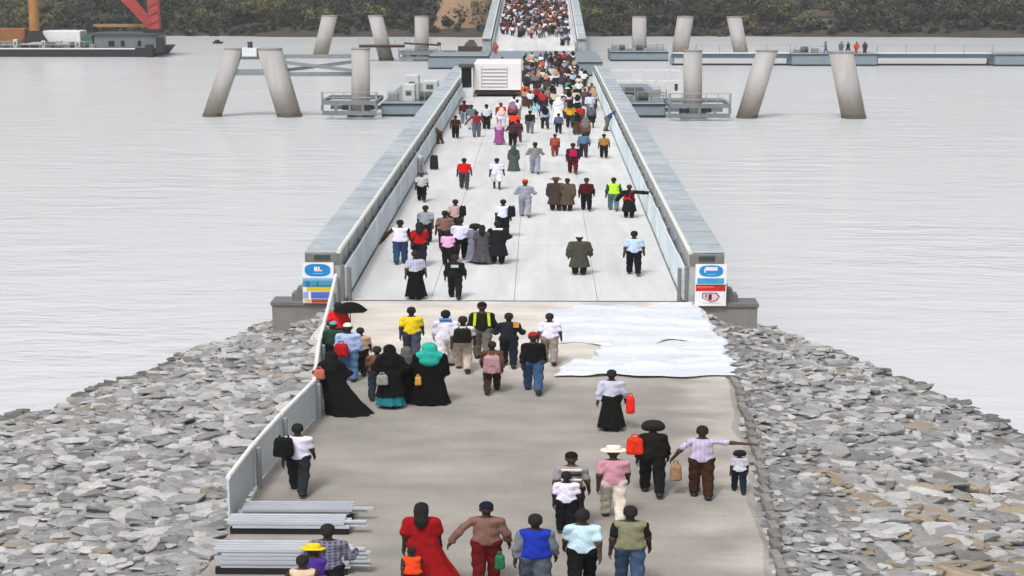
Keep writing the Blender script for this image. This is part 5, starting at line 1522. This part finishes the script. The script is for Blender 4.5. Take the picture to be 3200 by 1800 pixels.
lorry_av = lambda x, y: (x < -1.0 and 143 < y < 161) 
n1 = fill(12, (-1.5, 5.9), (112, 136), lambda y: 0, lambda x, y: ('left of centre line' if x < 1 else 'right lane') + (', below lorry' if y < 124 else ', near lorry'), .035, 'walkers below the lorry', 1.3)
n1 += fill(38, (-.8, 5.9), (136, 168), lambda y: 0, lambda x, y: ('beside lorry' if x < 1.5 else 'right rail beside lorry' if x > 4 else 'mid lane by lorry') + (', near' if y < 148 else ', far'), .035, 'crowd packed beside the white lorry', 1.0, lorry_av)
n2 = fill(62, (-1.2, 5.6), (169, 219), lambda y: -.85, lambda x, y: 'link deck ' + ('left' if x < 1 else 'middle' if x < 3.3 else 'right') + (' front' if y < 182 else ' centre' if y < 195 else ' back'), .045, 'crowd on the link deck beyond the span', .9)
n2 += fill(6, (-5.4, -1.4), (172, 205), lambda y: -.85, lambda x, y: 'link deck behind the lorry', .045, 'crowd on the link deck beyond the span', 1.2)
sl2 = (7.4 + .9) / (345 - 247)
rz = lambda y: -.9 + (y - 247) * sl2
def zone3(x, y):
    return 'far ramp ' + ('left' if x < -2 else 'middle' if x < 2 else 'right') + (', lowest rows' if y < 272 else ', lower part' if y < 287 else ', upper part' if y < 304 else ', highest rows')
n3 = fill(96, (-5.5, 5.5), (261, 318), rz, zone3, .05, 'crowd packed on the far ramp', .92)
n3 += fill(3, (3.6, 5.5), (252, 260), rz, zone3, .05, 'crowd packed on the far ramp', .8)
# past three hundred people the crowd filling the gaps on the ramp reads as one mass
def crowd_mass(n, xr, yr, zf):
    V, Fc, MI, off = [], [], [], 0
    cols = [SKINS[0]] + [cloth(c) for _, c in TOPS] + [cloth(b[2]) for b in BOTS[:5]] + [cloth('14100e')]
    k = 0
    for _ in range(n * 40):
        if k >= n: break
        x, y = random.uniform(*xr), random.uniform(*yr)
        if any((x - a) ** 2 + ((y - b) * .8) ** 2 < .62 ** 2 for a, b in taken): continue
        taken.append((x, y)); k += 1
        pose = random.choice(('w1', 'w2', 'st')); s = random.uniform(1.55, 1.8) / 1.735
        for part, mi in (('body', 0), ('tee', 1 + random.choices(range(len(TOPS)), WT)[0]), ('trousers', 1 + len(TOPS) + random.randrange(5)), ('hair', 1 + len(TOPS) + 5)):
            me = geo(part, pose, 'm', .05)
            v = np.empty(len(me.vertices) * 3, np.float32); me.vertices.foreach_get('co', v)
            v = v.reshape(-1, 3) * np.array([s * 1.45, s * 1.15, s]) + np.array([x, y, zf(y)])
            f = np.empty(len(me.loops), np.int32); me.loops.foreach_get('vertex_index', f)
            V.append(v); Fc.append(f.reshape(-1, 4) + off); MI += [mi] * (len(f) // 4); off += len(v)
    me = to_mesh('crowd', (np.concatenate(V), np.concatenate(Fc)), 0)
    me.materials.clear()
    for c in cols: me.materials.append(c)
    me.polygons.foreach_set('material_index', MI)
    o = link('crowd', me); o['kind'] = 'stuff'
    tag(o, 'mass of walkers filling the gaps in the crowd on the far ramp', 'crowd')
crowd_mass(225, (-5.6, 5.6), (263, 322), rz)
# workers on the right-hand pontoon
zt_w = Q(2700, 165, DL).z
for i, (px, tp, lab) in enumerate(((2628, '54627a', 'worker in grey blue overalls on the pontoon behind the outermost pile'), (2650, '1a1a1c', 'worker in black on the pontoon behind the outermost pile'), (2676, 'b4482a', 'worker in orange red overalls on the pontoon behind the outermost pile'), (2702, '4a2c24', 'worker in dark brown on the pontoon behind the outermost pile'), (2580, '5a629a', 'worker in blue violet jacket at the left end of the right pontoon'))):
    q = Q(px, 165, DL - 1.2)
    person((q.x, DL - 1.2, zt_w), 1.75, lab, top=('long', tp), bot=(TR, tp), pose=('st', 'w1', 'kimbo', 'st', 'carry')[i], res=.045, group='workers on the right pontoon', rot=(0, 30, -20, 160, 80)[i])
# worker in orange on the cross pontoon
q = Q(1549, 160, 237.5)
person((q.x, 238.2, -.9), 1.7, 'worker in rust orange overalls on the cross pontoon left of the far ramp', top=('long', 'a84e28'), bot=(TR, '9a4a28'), pose='kimbo', res=.045)
# ---- thin sea haze over the whole place
hz = MB().box((-960, -120, -14), (960, 960, 60))
hm_ = bpy.data.materials.new('haze'); hm_.use_nodes = True
hn = hm_.node_tree.nodes; hn.clear()
out = hn.new('ShaderNodeOutputMaterial'); pv = hn.new('ShaderNodeVolumePrincipled')
pv.inputs['Color'].default_value = (.9, .93, .96, 1); pv.inputs['Density'].default_value = .00028
hm_.node_tree.links.new(pv.outputs[0], out.inputs['Volume'])
ho = hz.build('haze', hm_); ho['kind'] = 'stuff'; tag(ho, 'thin pale sea haze over the water and shore', 'haze')
for o in list(bpy.data.objects):
    if '_w' in o: del o['_w']
print('people', NP[0], n1, n2, n3)
